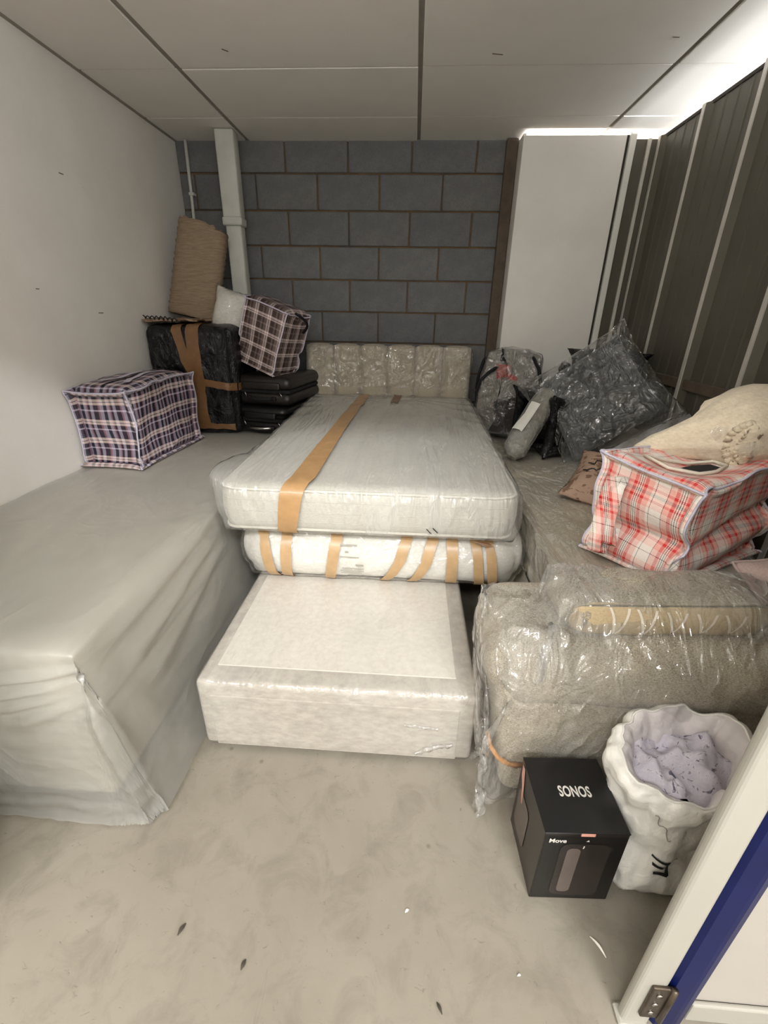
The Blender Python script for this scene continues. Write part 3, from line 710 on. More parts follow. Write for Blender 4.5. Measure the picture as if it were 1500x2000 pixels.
# ================================================================== LEFT SIDE
# --- bed against the left wall under a milky sheet
lb = thing('single_bed', 'beige single bed along the left wall hidden under a milky plastic sheet', 'bed', (-1.27, 2.2, 0))
box('base', -1.735, -.845, .84, 3.72, .02, .32, 'bed_under', lb, r=.02, seg=3)
V, F, UV, E = mattress_geo(-1.737, -.83, .82, 3.72, .322, .592, h=.04, rr=.045, bulge=.006, cr=.07)
mesh_obj('mattress', V, F, 'bed_white', lb)
for y in (.93, 3.6):
    for x in (-1.66, -.93): mesh_obj('glide', *tube_geo([(x, y, 0), (x, y, .03)], .022, 10), 'black_plastic', lb)
def seg_dist(P, a, b):
    a, b = np.array(a), np.array(b); d = b-a; t = np.clip(((P-a)@d)/(d@d), 0, 1); return np.linalg.norm(P-(a+t[:, None]*d), axis=1), t
def make_sheet():
    x0, y1 = -1.742, 3.70; EX, EY, ZT = -.812, .812, .604
    nx, ny = 84, 156; ax = EX-x0; Lr, Lf = .60, .60
    def pt(a, b):
        # arc-length coordinates across (wall -> right edge -> floor) and along (floor -> front edge -> back)
        u = x0+ax*a/.42 if a < .42 else EX+Lr*(a-.42)/.58
        v = EY-Lf*(.46-b)/.46 if b < .46 else EY+(y1-EY)*(b-.46)/.54
        fx, fy = max(u-EX, 0), max(EY-v, 0); r = max(fx, fy)
        if r == 0: return (u, v, ZT)
        t = min(r/.60, 1.0); rd = min(r, .05)
        # side flares out to the right, front falls almost plumb
        X = min(u, EX)+(.012*(1-math.exp(-r/.03))+.125*t**1.3)*(fx/r if fx > 0 else 0)*(1 if fx >= fy else .55+.45*(fx/fy))
        Y = max(v, EY)-(.012*(1-math.exp(-r/.03))+.035*t)*(fy/r if fy > 0 else 0)*(1 if fy >= fx else fy/fx)
        # floor cut of the near corner
        if fx > 0 and fy > 0:
            k = min(fx, fy)/r; X -= .03*k*t; Y += .0*k
        z = ZT-r*.993+.004
        return (X, Y, max(z, .006))
    V, F, UV = gridsheet(nx, ny, pt)
    nn = vnormals(V, F)
    if nn[:, 2].mean() < 0: F = F[:, ::-1]; nn = -nn
    P = V.copy()
    # drag folds along the right shoulder and the pinched creases on the front
    folds = [((-.83, 1.85, .60), (-.80, .95, .545), .016, .020), ((-.87, 1.72, .605), (-.86, .98, .60), .012, .018), ((-.79, 1.75, .55), (-.775, 1.0, .45), .016, .024), ((-.77, 1.7, .49), (-.76, 1.05, .36), .014, .026),
             ((-.80, .80, .555), (-1.06, .79, .50), .016, .010), ((-.82, .80, .52), (-1.07, .79, .45), .018, .011), ((-.80, .80, .50), (-1.05, .79, .41), .016, .012), ((-.80, .80, .47), (-1.02, .79, .36), .012, .014),
             ((-.78, .80, .50), (-.72, .80, .10), .016, .03), ((-.76, .86, .48), (-.67, .98, .18), .018, .03), ((-.76, .95, .50), (-.66, 1.02, .30), .012, .02), ((-.95, .79, .07), (-1.6, .79, .055), .018, .016), ((-.74, .80, .06), (-.95, .79, .07), .014, .016)]
    for a_, b_, amp, w in folds:
        amp *= 1.25; w *= 1.15
        d, t = seg_dist(P, a_, b_); P = P+nn*(amp*np.exp(-(d/w)**2)*np.sin(np.clip(t, .04, .96)*math.pi)**.5-.35*amp*np.exp(-((d-w*1.8)/w)**2))[:, None]
    P = P+nn*(.010*nz(P*[1, .45, 1], 4, 3)*(P[:, 2] < .58)+.004*np.clip(nz(P*[1, .5, 1], 9, 5), -.4, 1))[:, None]
    bed = c_rbox(-1.285, 2.27, .30, .46, 1.455, .298, .035, .004)
    def side(P):
        P = P.copy(); P[:, 0] = np.maximum(P[:, 0], -1.744); P[:, 2] = np.maximum(P[:, 2], .006)
        lim = np.where(P[:, 2] < .31, -.672, np.where(P[:, 2] < .56, -.742, -.775))+np.clip(1.10-P[:, 1], 0, .1)*1.2
        P[:, 0] = np.where(P[:, 1] > 1.0, np.minimum(P[:, 0], lim), P[:, 0]); P[:, 1] = np.minimum(P[:, 1], 3.705); return P
    P = relax(P, F, 5, 4, 1.008, grav=.0002, damp=.7, collide=c_all(bed, side), pin=np.where(V[:, 2] < .02)[0], kbend=.3, jitter=.0012, smooth=1, V0=P, seed=3)
    return P, F, UV
P, F, UV = make_sheet()
sh = mesh_obj('plastic_dust_sheet', P, F, 'sheet_plastic', None, uv=UV, origin=(-1.25, 2.2, 0))
tag(sh, 'milky translucent plastic dust sheet draped over the bed along the left wall', 'plastic sheet')

def checked_bag(name, label, group, dims, h, mat, trim, euler, loc, content=.93, scale=1.05, seed=1, steps=26, press=-.0012, squash=None, edges=None, bulge=.0, zipper=True):
    """square woven carrier bag: woven body, bound edges, zip"""
    dx, dy, dz = dims
    V, F, UV, E = softbox(dx, dy, dz, h); V0 = V.copy()
    c = c_all(c_rbox(0, 0, dz*content/2, dx*content/2, dy*content/2, dz*content/2, min(dims)*.12), c_floor(0.0))
    lump = nz(V, 5, seed)*.035+nz(V, 12, seed+3)*.018; nn = vnormals(V, F); P = V+nn*(np.clip(lump, -.035, .035)+bulge*np.clip(1-(V[:, 0]/dx*2)**2, .0, 1)[:, None][:, 0]*np.clip(1-(V[:, 1]/dy*2)**2, 0, 1)*0)[:, None]
    P = relax(P, F, steps, 7, scale, press=press, grav=.0006, damp=.8, collide=c, kbend=.22, jitter=.003, smooth=1, V0=V0, seed=seed)
    if squash: P = squash(P, V0)
    def place(Q): return xform(Q, euler, loc)
    t = thing(name, label, 'bag', loc, group)
    P = place(P); body = mesh_obj('body', P, F, mat, t, uv=UV)
    nn = vnormals(P, F)
    for k in (edges or [kk for kk in E if kk[0] == 'z' or kk[2] == 1]):
        idx = E[k]; mesh_obj('binding', *tube_geo((P[idx]+nn[idx]*.001).tolist(), .0042, 6), trim, t)
    return t, P, F, E, nn, place, V0
# --- lilac check bag at the left wall
def sq1(P, V0):
    z = V0[:, 2]/.485; P = P.copy(); P = P+np.stack([.018*nz(P, 5, 9), .018*nz(P, 5, 13), .012*nz(P, 6, 17)], 1)*np.clip(z*3, 0, 1)[:, None]; P[:, 2] -= .03*np.clip(z, 0, 1)*np.clip(-(V0[:, 1])/.33, 0, 1); return P
bagL, P, F, E, nn, place, V0 = checked_bag('checked_bag', 'lilac and black checked carrier bag on the sheeted bed against the left wall', 'checked carrier bags',
    (.335, .66, .485), .016, 'plaid_lilac', 'lilac_trim', (0, 0, math.radians(-3)), (-1.555, 2.50, .606), seed=2, squash=sq1, content=.90, scale=1.075)
def zip_on(P, E, V0, t, dims, mat='strap', y=0.0):
    pass
bv = bvh_of(P, F)
mesh_obj('zip', *ribbon_geo(bv, [(-1.57, 2.19, 1.12), (-1.54, 2.8, 1.12)], .018, .003, .03), 'strap', bagL)
for sx in (-.075, .075):
    mesh_obj('handle', *ribbon_geo(bv, [(-1.555+sx, 2.30, 1.15), (-1.555+sx*.5, 2.40, 1.15), (-1.555+sx*.4, 2.58, 1.15), (-1.555+sx, 2.68, 1.15)], .028, .007, .02), 'lilac_trim', bagL)

# --- black plastic wrapped box with brown tape
bk = thing('wrapped_box', 'tall black plastic wrapped box with brown tape cross behind the lilac checked bag', 'box', (-1.45, 3.2, .60))
V, F, UV, E = mattress_geo(-.277, .277, -.27, .27, 0, .69, .018, .055, .008, 0, .06)
P = V+vnormals(V, F)*(.010*nz(V, 7, 4)+.006*nz(V*[1, 1, .5], 20, 2)+.003*nz(V, 45, 6))[:, None]; P[:, 2] = np.maximum(P[:, 2], 0)
P = xform(P, (0, 0, math.radians(3)), (-1.452, 3.215, .606))
mesh_obj('black_wrap', P, F, 'binbag', bk); bv = bvh_of(P, F)
mesh_obj('tape_band', *ribbon_geo(bv, [(-1.39, 3.25, 1.32), (-1.40, 2.92, 1.29), (-1.405, 2.92, .95), (-1.405, 2.92, .63)], .085, .004, .03, (1, 0, 0), 4), 'tape_dark', bk)
mesh_obj('tape_band', *ribbon_geo(bv, [(-1.52, 3.25, 1.32), (-1.50, 2.92, 1.28), (-1.46, 2.92, 1.08), (-1.42, 2.92, .98)], .06, .0045, .03, (1, 0, 0), 4), 'tape_dark', bk)
mesh_obj('tape_band', *ribbon_geo(bv, [(-1.41, 2.92, .955), (-1.25, 2.92, .93), (-1.17, 2.95, .92), (-1.16, 3.3, .92)], .05, .004, .03, (0, 0, 1), 3), 'tape_dark', bk)
mesh_obj('tape_band', *ribbon_geo(bv, [(-1.41, 2.92, .66), (-1.25, 2.92, .65), (-1.17, 2.95, .65)], .05, .004, .03, (0, 0, 1), 3), 'tape_dark', bk)

# --- pink printed cloth lying on the box
V, F, UV = gridsheet(26, 20, lambda a, b: (-1.735+.36*a, 2.99+.30*b, 1.318))
V[:, 2] += .010+.012*nz(V, 14, 3); V[:, 0] += .02*nz(V, 6, 8); V[:, 2] = np.maximum(V[:, 2], 1.312)
n0 = len(V); Vb = V.copy(); Vb[:, 2] = np.maximum(Vb[:, 2]-.012, 1.301)
rim = [i for i in range(27)]+[27*j+26 for j in range(1, 21)]+[27*20+i for i in range(25, -1, -1)]+[27*j for j in range(19, 0, -1)]
Fc = [list(q) for q in F]+[[i+n0 for i in q[::-1]] for q in F]+[[rim[k], rim[k]+n0, rim[(k+1) % len(rim)]+n0, rim[(k+1) % len(rim)]] for k in range(len(rim))]
pc = mesh_obj('folded_cloth', np.vstack([V, Vb]), Fc, 'pink', None, origin=(-1.56, 3.1, 1.302))
tag(pc, 'crumpled pink printed cloth lying on top of the black wrapped box', 'cloth')
def squiggle(x0, y0, z0, L, h, n, r, dirx=(1, 0, 0), up=(0, 0, 1), seed=1):
    rs = np.random.RandomState(seed); pts = []
    for k in range(n*5):
        t = k/(n*5-1); a = k*2*math.pi/5
        pts.append(tuple(Vector((x0, y0, z0))+Vector(dirx)*(L*t+.3*h*math.sin(a))+Vector(up)*(h*math.cos(a)*(.6+.5*rs.rand()))))
    return tube_geo(pts, r, 5)
mesh_obj('black_script', *squiggle(-1.72, 2.985, 1.338, .22, .013, 8, .004, (1, .02, -.06)), 'ink', pc)

# --- brown ribbed roll leaning in the corner
rr_ = thing('rolled_rug', 'tan ribbed rolled rug with frayed top leaning in the back left corner', 'rug', (-1.54, 3.36, 1.33))
V = []; F = []; n = 40; m = 46
for j in range(m+1):
    t = j/m; rx = .170*(1-.05*t)+.006*math.sin(t*60)*.3; ry_ = .085
    if j == m: rx, ry_ = rx*.97, ry_*.9
    for i in range(n):
        a = 2*math.pi*i/n; ca, sa = math.cos(a), math.sin(a)
        x = rx*math.copysign(abs(ca)**.75, ca); y = ry_*math.copysign(abs(sa)**.75, sa)
        fray = (t > .96)*(.02*noise.noise(Vector((i*.9, 3, 1)))-.03*(ca > .2)*ca)
        V.append((x+.003*math.sin(j*2.1+i*.3), y+.003*math.sin(j*2.3), .60*t+fray+.006*noise.noise(Vector((ca*2, sa*2, t*9)))))
for j in range(m):
    for i in range(n): F.append([j*n+i, j*n+(i+1) % n, (j+1)*n+(i+1) % n, (j+1)*n+i])
F.append(list(range(n))[::-1])
V = xform(V, (math.radians(-9), math.radians(12), math.radians(4)), (-1.565, 3.36, 1.335))
mesh_obj('wrap', V, F, 'kraft', rr_)
# inner coil of the roll at the top
sp = []
for k in range(70):
    a = k*.33; r = .02+.0019*k; sp.append((r*math.cos(a)*1.05, r*math.sin(a)*.5))
Vs = [(x, y, z) for z in (.45, .575) for x, y in sp]; L_ = len(sp); Fs = [[i, i+1, L_+i+1, L_+i] for i in range(L_-1)]
mesh_obj('coil', xform(Vs, (math.radians(-9), math.radians(12), math.radians(4)), (-1.565, 3.36, 1.335)), Fs, 'kraft', rr_)

def pillow(dx, dy, th, h=.018, seed=1, scale=1.0, steps=40, press=.0012, collide=None, stiff=1.0, kbend=.2):
    """two sheets sewn at the rim and filled"""
    nx, ny = int(dx/h), int(dy/h)
    V, F, UV = gridsheet(nx, ny, lambda a, b: (dx*(a-.5), dy*(b-.5), 0)); n0 = len(V); idm = {}; V2 = [tuple(p) for p in V]; mp = []
    for j in range(ny+1):
        for i in range(nx+1):
            if i in (0, nx) or j in (0, ny): mp.append(j*(nx+1)+i)
            else: mp.append(len(V2)); V2.append((V[j*(nx+1)+i][0], V[j*(nx+1)+i][1], -.002))
    F2 = np.vstack([F, np.array([[mp[v] for v in q[::-1]] for q in F])]); UV2 = np.vstack([UV, UV.reshape(-1, 4, 2)[:, ::-1].reshape(-1, 2)])
    V2 = np.array(V2); V0 = V2.copy(); u = np.clip(1-(2*V2[:, 0]/dx)**2, 0, 1)*np.clip(1-(2*V2[:, 1]/dy)**2, 0, 1)
    up = np.zeros(len(V2)); up[:n0] = 1; up[n0:] = -1
    V2[:, 2] += up*u**.5*th*.4
    lim = th/2
    def c(P):
        P = P.copy(); P[:, 2] = np.clip(P[:, 2], -lim, lim)
        return collide(P) if collide else P
    P = relax(V2, F2, steps, 8, scale, press=press, damp=.85, collide=c, kbend=kbend, jitter=.001, smooth=1, V0=V0, seed=seed, stiff=stiff)
    rim = [i for i in range(nx+1)]+[(nx+1)*j+nx for j in range(1, ny+1)]+[(nx+1)*ny+i for i in range(nx-1, -1, -1)]+[(nx+1)*j for j in range(ny-1, 0, -1)]
    return P, F2, UV2, rim

# --- white bundle between the roll and the brown bag
wb_ = thing('wrapped_pillow', 'small white pillow in clear plastic squeezed beside the tan rolled rug', 'pillow', (-1.25, 3.33, 1.32))
P, F, UV, rim = pillow(.30, .34, .15, .016, 3)
Pw = xform(P, (math.radians(78), math.radians(14), math.radians(-10)), (-1.262, 3.28, 1.355))
mesh_obj('pillow', Pw, F, 'mattress_quilted', wb_)
Pf = Pw+vnormals(Pw, F)*(.004+.010*np.clip(nz(Pw, 18, 2), -.2, 1))[:, None]
mesh_obj('plastic_bag', Pf, F, 'film', wb_)

# --- two suitcases, one on the other
def suitcase(label, x0, x1, y0, y1, z0, z1, mat, silver, rot):
    t = thing('suitcase', label, 'suitcase', ((x0+x1)/2, (y0+y1)/2, z0), 'stacked suitcases'); c = ((x0+x1)/2, (y0+y1)/2, 0)
    mid = (z0+z1)/2
    box('shell', x0, x1, y0, y1, z0, mid-.004, mat, t, r=.045, seg=5, rot=rot, c=c)
    box('lid', x0, x1, y0, y1, mid+.004, z1, mat, t, r=.045, seg=5, rot=rot, c=c)
    box('zip', x0+.008, x1-.008, y0+.008, y1-.008, mid-.012, mid+.012, 'strap', t, r=.006, seg=2, rot=rot, c=c)
    # front pocket and carry handle
    box('pocket', x0+.07, x1-.07, y0-.014, y0+.02, mid+.012, z1-.035, mat, t, r=.012, seg=3, rot=rot, c=c)
    xm = (x0+x1)/2; pts = [(xm-.085+.17*k/10, y0-.012-.032*math.sin(math.pi*k/10), mid-.045) for k in range(11)]
    Vt, Ft = tube_geo(pts, .009, 8); hd = mesh_obj('handle', rotz(Vt, rot, c[:2]), Ft, 'silver' if silver else 'strap', t)
    for sx in (-.09, .09):
        Vb, Fb = box_geo(xm+sx-.016, xm+sx+.016, y0-.018, y0+.01, mid-.058, mid-.032, .004, 2); mesh_obj('mount', rotz(Vb, rot, c[:2]), Fb, 'black_plastic', hd)
    for sx in (-.12, .14):
        Vb, Fb = tube_geo([(xm+sx, y0-.016, mid), (xm+sx+.02, y0-.02, mid-.03)], .004, 6); mesh_obj('zip_pull', rotz(Vb, rot, c[:2]), Fb, 'silver', t)
    return t
suitcase('black suitcase with bright metal handle, lower one under the brown checked bag', -1.155, -.775, 2.985, 3.58, .606, .79, 'case_black', True, math.radians(-12))
suitcase('brownish black soft suitcase directly under the brown checked bag, upper of two', -1.175, -.755, 3.02, 3.58, .792, .985, 'case', False, math.radians(-10))

# --- brown check bag tipped on the suitcases
bagB, P, F, E, nn, place, V0 = checked_bag('checked_bag', 'brown and white checked carrier bag tipped over on top of the black suitcases', 'checked carrier bags',
    (.33, .30, .47), .015, 'plaid_brown', 'lilac_trim', (math.radians(-3), math.radians(19), math.radians(-20)), (-1.03, 3.22, 1.03), seed=5, content=.92, scale=1.055)
bv = bvh_of(P, F)
for dy in (0.0,):
    c0 = Vector(P[E['y', 1, 1][len(E['y', 1, 1])//2]])
    pts = [c0+Vector((.012+.05*math.sin(math.pi*k/10), -.09+.018*k, .02-.012*k)) for k in range(11)]
    mesh_obj('handle', *tube_geo([tuple(p) for p in pts], .009, 6), 'strap', bagB)

# ================================================================== RIGHT SIDE
# --- sofa with a wide end in shiny plastic
so = thing('sofa', 'beige woven sofa in clear plastic along the right wall, wide end towards the doorway', 'sofa', (.9, 2.2, 0))
Vb, Fb = box_geo(.275, 1.42, .945, 1.335, .012, .43, .035, 5); Vb = np.array(Vb); Vb[:, 0] += np.where(Vb[:, 0] < .5, .055*(1-np.clip(Vb[:, 2]/.36, 0, 1)), 0)
mesh_obj('end_base', Vb, Fb, 'sofa', so)
V, F, UV, E = mattress_geo(.257, 1.43, .935, 1.34, .36, .575, h=.03, rr=.085, bulge=.012, cr=.09)
V[:, 2] += .008*nz(V, 5, 2); mesh_obj('end_cushion', V, F, 'sofa', so)
box('seat_base', .53, 1.42, 1.345, 3.45, .075, .40, 'sofa_smooth', so, r=.03, seg=4)
for k, (ya, yb) in enumerate(((1.35, 2.40), (2.405, 3.45))):
    V, F, UV, E = mattress_geo(.535, 1.24, ya, yb, .40, .57, h=.035, rr=.05, bulge=.012, cr=.06); mesh_obj('seat_cushion', V, F, 'sofa_smooth', so)
V, F, UV, E = mattress_geo(1.25, 1.465, 2.0, 3.45, .40, .74, h=.04, rr=.06, bulge=.015, cr=.06); mesh_obj('backrest', V, F, 'sofa_smooth', so)
for x, y in ((.38, 1.03), (1.33, 1.03), (.6, 1.5), (.6, 3.38), (1.33, 3.38)):
    V, F = tube_geo([(x, y, 0), (x, y, .03 if y < 1.2 else .085)], [.02, .032], 12); mesh_obj('leg', V, F, 'black_plastic', so)
mesh_obj('orange_strap', *tube_geo([(.262, .955, .262), (.272, .938, .225), (.298, .932, .185), (.335, .932, .158), (.375, .938, .150)], .007, 8), 'orange', so, label='orange strap at the corner')
mesh_obj('orange_strap', *tube_geo([(.266, .948, .245), (.284, .93, .205), (.315, .927, .17), (.36, .93, .148)], .004, 8), 'orange', so)
# film over the seat
V2, F2, UV2, E2 = softbox(.76, 2.10, .22, .026); V2 = V2+np.array((.885, 2.41, .375))
c = c_rbox(.885, 2.405, .48, .362, 1.05, .106, .05)
Pf = relax(V2+(.012*nz(V2, 6, 3))[:, None]*vnormals(V2, F2), F2, 24, 7, 1.06, press=-.0016, damp=.8, collide=c, kbend=.16, jitter=.006, smooth=1, V0=V2, seed=9)
mesh_obj('seat_film', Pf, F2, 'film_sofa', so)
def make_sofa_film():
    x0, x1, y0, y1 = -.04, 1.12, .50, 1.20; nx, ny = 76, 50
    V, F, UV = gridsheet(nx, ny, lambda a, b: (x0+(x1-x0)*a, y0+(y1-y0)*b, .69))
    P = V.copy(); fx = np.maximum(.25-P[:, 0], 0); fy = np.maximum(.925-P[:, 1], 0)
    P[:, 0] = np.where(fx > 0, .25-.05*fx, P[:, 0]); P[:, 1] = np.where(fy > 0, .925-.12*fy, P[:, 1]); P[:, 2] -= np.hypot(fx, fy)*.95
    body = c_rbox(.844, 1.137, .32, .592, .210, .262, .085, .022)
    cush = c_rbox(.72, 1.135, .60, .29, .105, .085, .04, .010)
    def lim(A):
        A = A.copy(); A[:, 0] = np.maximum(A[:, 0], np.where((A[:, 2] < .305) & (A[:, 1] > 1.02), .262, .232)); A[:, 1] = np.minimum(A[:, 1], 1.22)
        A[:, 1] = np.maximum(A[:, 1], np.where((A[:, 2] < .30) & (A[:, 0] > .33), .885, .80)); return A
    def rest(c):
        d1 = np.hypot(c[:, 0]-.41, c[:, 1]-1.02); return 1.02-.55*np.exp(-d1**2/.006)-.10*np.exp(-d1**2/.05)
    P[:, 2] = np.where(P[:, 2] > .6, np.where((V[:, 0] > .42) & (V[:, 0] < 1.03), .697, .612), P[:, 2])
    pin = np.where(V[:, 1] > 1.12)[0]
    P = relax(P, F, 40, 8, 1.0, grav=.0012, damp=.82, collide=c_all(body, cush, lim), pin=pin, kbend=.10, rest_fn=rest, jitter=.004, smooth=1, V0=V, seed=4)
    nn = vnormals(P, F); nn = nn*np.sign((nn*np.array((-.3, -1, .6))).sum(1))[:, None]
    kx = (.405, .975, .625)
    for q, amp in (((.262, .95, .30), .012), ((.29, .92, .18), .014), ((.36, .91, .14), .013), ((.44, .90, .16), .014), ((.53, .90, .22), .012), ((.64, .90, .24), .014), ((.76, .90, .28), .012), ((.90, .90, .30), .012), ((1.02, .91, .36), .010), ((.24, 1.10, .50), .010), ((.25, 1.05, .40), .010)):
        mid = tuple((np.array(kx)*.45+np.array(q)*.55)+np.array((0, -.03, .03)))
        for a_, b_ in ((kx, mid), (mid, q)):
            d, t = seg_dist(P, a_, b_); P = P+nn*(amp*np.exp(-(d/.016)**2))[:, None]
    return P, F
P, F = make_sofa_film()
mesh_obj('end_film', P, F, 'film_sofa', so)
mesh_obj('film_knot', *crumple([(.41, 1.02, .60), (.405, 1.005, .615), (.39, .965, .60), (.372, .93, .545), (.365, .925, .49)], .010, 6, seed=12, nx=20), 'film_sofa', so)

# --- scatter cushion on the sofa end
cu = thing('scatter_cushion', 'grey beige scatter cushion with tan leaf patterned edge on the sofa end', 'cushion', (.72, 1.14, .575))
V, F, UV, E = mattress_geo(-.285, .285, -.10, .10, 0, .105, .012, .042, .010, 0, .06)
V[:, 2] += .010*nz(V, 7, 4)*(V[:, 2] > .05); V[:, 1] += .010*nz(V, 6, 8)
sq = 1-.35*np.clip((np.abs(V[:, 0])-.18)/.105, 0, 1)**2; V[:, 2] = .045+(V[:, 2]-.045)*sq
Pc = xform(V, (math.radians(4), 0, math.radians(4)), (.725, 1.135, .580)); Pc[:, 2] = np.maximum(Pc[:, 2], .577)
mesh_obj('body', Pc, F, 'sofa', cu); bv = bvh_of(Pc, F)
front = [(.455+.055*k, 1.02+.0038*k) for k in range(11)]
mesh_obj('tan_band', *ribbon_geo(bv, [(x, y, .625) for x, y in front], .082, .007, .02, (0, .12, 1), 6), 'cushion_tan', cu)
cordp = []
for x, y in front:
    l, n_, _, _ = bv.find_nearest(Vector((x, y+.01, .672))); cordp.append(tuple(l+n_*.003))
mesh_obj('edge_cord', *tube_geo(cordp, .0045, 6), 'sofa_smooth', cu)
for x in (.575, .65, .73, .81, .885):
    mesh_obj('leaf_vein', *ribbon_geo(bv, [(x-.022, 1.03, .66), (x, 1.02, .60), (x+.03, 1.03, .66)], .007, .0090, .01, (1, 0, 0), 1), 'white_trim', cu)
V, F = tube_geo([(.985, 1.09, .625), (1.02, 1.085, .622), (1.05, 1.08, .612), (1.075, 1.08, .600)], [.036, .024, .019, .008], 14); V = np.array(V); V[:, 2] = np.maximum(V[:, 2], .577)
mesh_obj('pinched_corner', V, F, 'sofa', cu)

# --- unidentified mauve shape, made up as a cushion, far right of the sofa end
mc = thing('mauve_shape', 'unidentified mauve shape, made up as a cushion, at the right edge of the sofa end beside the scatter cushion', 'cushion', (1.12, 1.16, .575))
P, F, UV, rim = pillow(.24, .22, .13, .018, 11, press=.0018)
M['mauve'] = fabric('mauve_cloth', srgb(168, 146, 138), srgb(188, 166, 158), 150, .95, .2)
Pm = xform(P, (math.radians(35), math.radians(-8), math.radians(12)), (1.13, 1.18, .665)); mesh_obj('cover', Pm, F, 'mauve', mc)
mesh_obj('edge_cord', *tube_geo(Pm[rim].tolist(), .004, 6, closed=True), 'mauve', mc)

# --- red check bag, open, on the sofa
def sqr(P, V0):
    P = P.copy(); dx, dy, dz = .56, .34, .405
    u = V0[:, 0]/dx*2; v = V0[:, 1]/dy*2; z = np.clip(V0[:, 2]/dz, 0, 1)
    top = z > .985
    P[:, 2] += z*(.025*np.clip(v, -1, 1)*np.clip(-u+.3, 0, 1.3)/1.3+.005)              # back left corner stands higher
    P[:, 2] -= np.where(top, .07*np.clip(1-u*u, 0, 1)*np.clip(1-v*v, 0, 1), 0)         # the mouth sags
    # deep sideways creases in the right-hand front panel
    f = (v < -.8); s1 = .030*np.exp(-((z-.52-.10*u)/.06)**2)+.028*np.exp(-((z-.14-.12*u)/.05)**2)-.02*np.exp(-((z-.36-.1*u)/.08)**2)
    P[:, 1] += np.where(f, s1*np.clip(u+1, 0, 1), 0)
    g = (u < -.8); s2 = .03*np.exp(-((z-.45+.08*v)/.07)**2)-.018*np.exp(-((z-.7)/.1)**2)-.02*np.exp(-((z-.2)/.12)**2)
    P[:, 0] += np.where(g, s2, 0)
    return P
bagR, P, F, E, nn, place, V0 = checked_bag('checked_bag', 'big red and white checked carrier bag standing open on the sofa', 'checked carrier bags',
    (.56, .34, .405), .013, 'plaid_red', 'lilac_trim', (math.radians(-1), math.radians(1), math.radians(33)), (.995, 1.545, .584), seed=3, squash=sqr, content=.93, scale=1.06, steps=24)
bv = bvh_of(P, F)
def top_at(x, y, z=1.1):
    l, n_, _, _ = bv.ray_cast(Vector((x, y, 1.6)), Vector((0, 0, -1))); return l
mp = [(.83, 1.57), (.88, 1.50), (.96, 1.46), (1.04, 1.50), (1.11, 1.56), (1.10, 1.62), (1.0, 1.60), (.90, 1.59)]
pts = [top_at(x, y)+Vector((0, 0, .008)) for x, y in mp]
mesh_obj('mouth_binding', *tube_geo([tuple(p) for p in pts], .006, 6, closed=True), 'white_trim', bagR)
hole = [top_at(x, y)+Vector((0, 0, .006)) for x, y in ((.98, 1.50), (1.03, 1.52), (1.09, 1.56), (1.08, 1.60), (1.01, 1.59), (.95, 1.55))]
c0 = sum(hole, Vector())/len(hole); mesh_obj('mouth_shade', [tuple(c0)]+[tuple(p) for p in hole], [[0, 1+k, 1+(k+1) % len(hole)] for k in range(len(hole))], 'strap', bagR)  # dark patch on the closed top, colouring in the mouth's shade
# strap loop hanging over the left side
def strap(path, w, t, side):
    V = []; F = []; P_ = [Vector(p) for p in path]; s = Vector(side).normalized()
    for i, p in enumerate(P_):
        tan = (P_[min(i+1, len(P_)-1)]-P_[max(i-1, 0)]).normalized(); n_ = tan.cross(s).normalized()
        for a, b in ((-1, -1), (1, -1), (1, 1), (-1, 1)): V.append(tuple(p+s*w/2*a+n_*t/2*b))
    for i in range(len(P_)-1):
        for k in range(4): F.append([i*4+k, i*4+(k+1) % 4, i*4+4+(k+1) % 4, i*4+4+k])
    F += [[3, 2, 1, 0], [len(V)-4, len(V)-3, len(V)-2, len(V)-1]]
    uv = [(((v[0]-.7)*1.3), v[2]) for f in F for v in (V[i] for i in f)]
    return V, F, uv
for q, (dx_, dz_) in enumerate(((0, 0), (-.028, -.03))):
    pth = [(.71+dx_, 1.44, .90), (.685+dx_, 1.41, .87+dz_), (.665+dx_, 1.375, .81+dz_), (.652+dx_, 1.35, .755+dz_), (.65+dx_, 1.335, .71+dz_), (.665+dx_, 1.335, .70+dz_), (.68+dx_, 1.36, .75+dz_)]
    V, Fs, uv = strap(pth, .042, .005, (.75, -.5, .1)); mesh_obj('handle', V, Fs, 'plaid_red', bagR, uv=uv)

# --- cream quilt rolled up in plastic
cr = thing('rolled_quilt', 'cream quilt rolled up in clear plastic resting above the red checked bag', 'quilt', (1.30, 1.80, .87))
ctr = Vector((1.165, 1.665, 1.0)); axv = Vector((.72, .69, .03)).normalized(); e1 = axv.cross(Vector((0, 0, 1))).normalized(); e2 = e1.cross(axv)
# outer cover: body of the roll running into a gathered neck on the left
pathc = [(-.30, .012, -.045), (-.24, .030, -.035), (-.17, .055, -.02), (-.10, .085, -.008), (-.03, .125, 0), (.04, .142, 0), (.16, .152, 0), (.30, .150, 0), (.38, .135, 0), (.42, .08, 0), (.43, .01, 0)]
V = []; F = []; nn_ = 44
d_left = Vector((-1, .25, -.12)).normalized()
for s_, (t, r, dz_) in enumerate(pathc):
    base = ctr+axv*t if t >= 0 else ctr+d_left*(-t)
    aa = axv if t >= 0 else (axv*.4-d_left*.6).normalized(); f1 = aa.cross(Vector((0, 0, 1))).normalized(); f2 = f1.cross(aa)
    for k in range(nn_):
        a = 2*math.pi*k/nn_; rr2 = r*(1+.05*math.sin(a*9+s_)*(t < .05)+.03*noise.noise(Vector((math.cos(a)*2, math.sin(a)*2, s_*.7))))
        V.append(tuple(base+Vector((0, 0, dz_))+f1*rr2*math.cos(a)*1.08+f2*rr2*math.sin(a)))
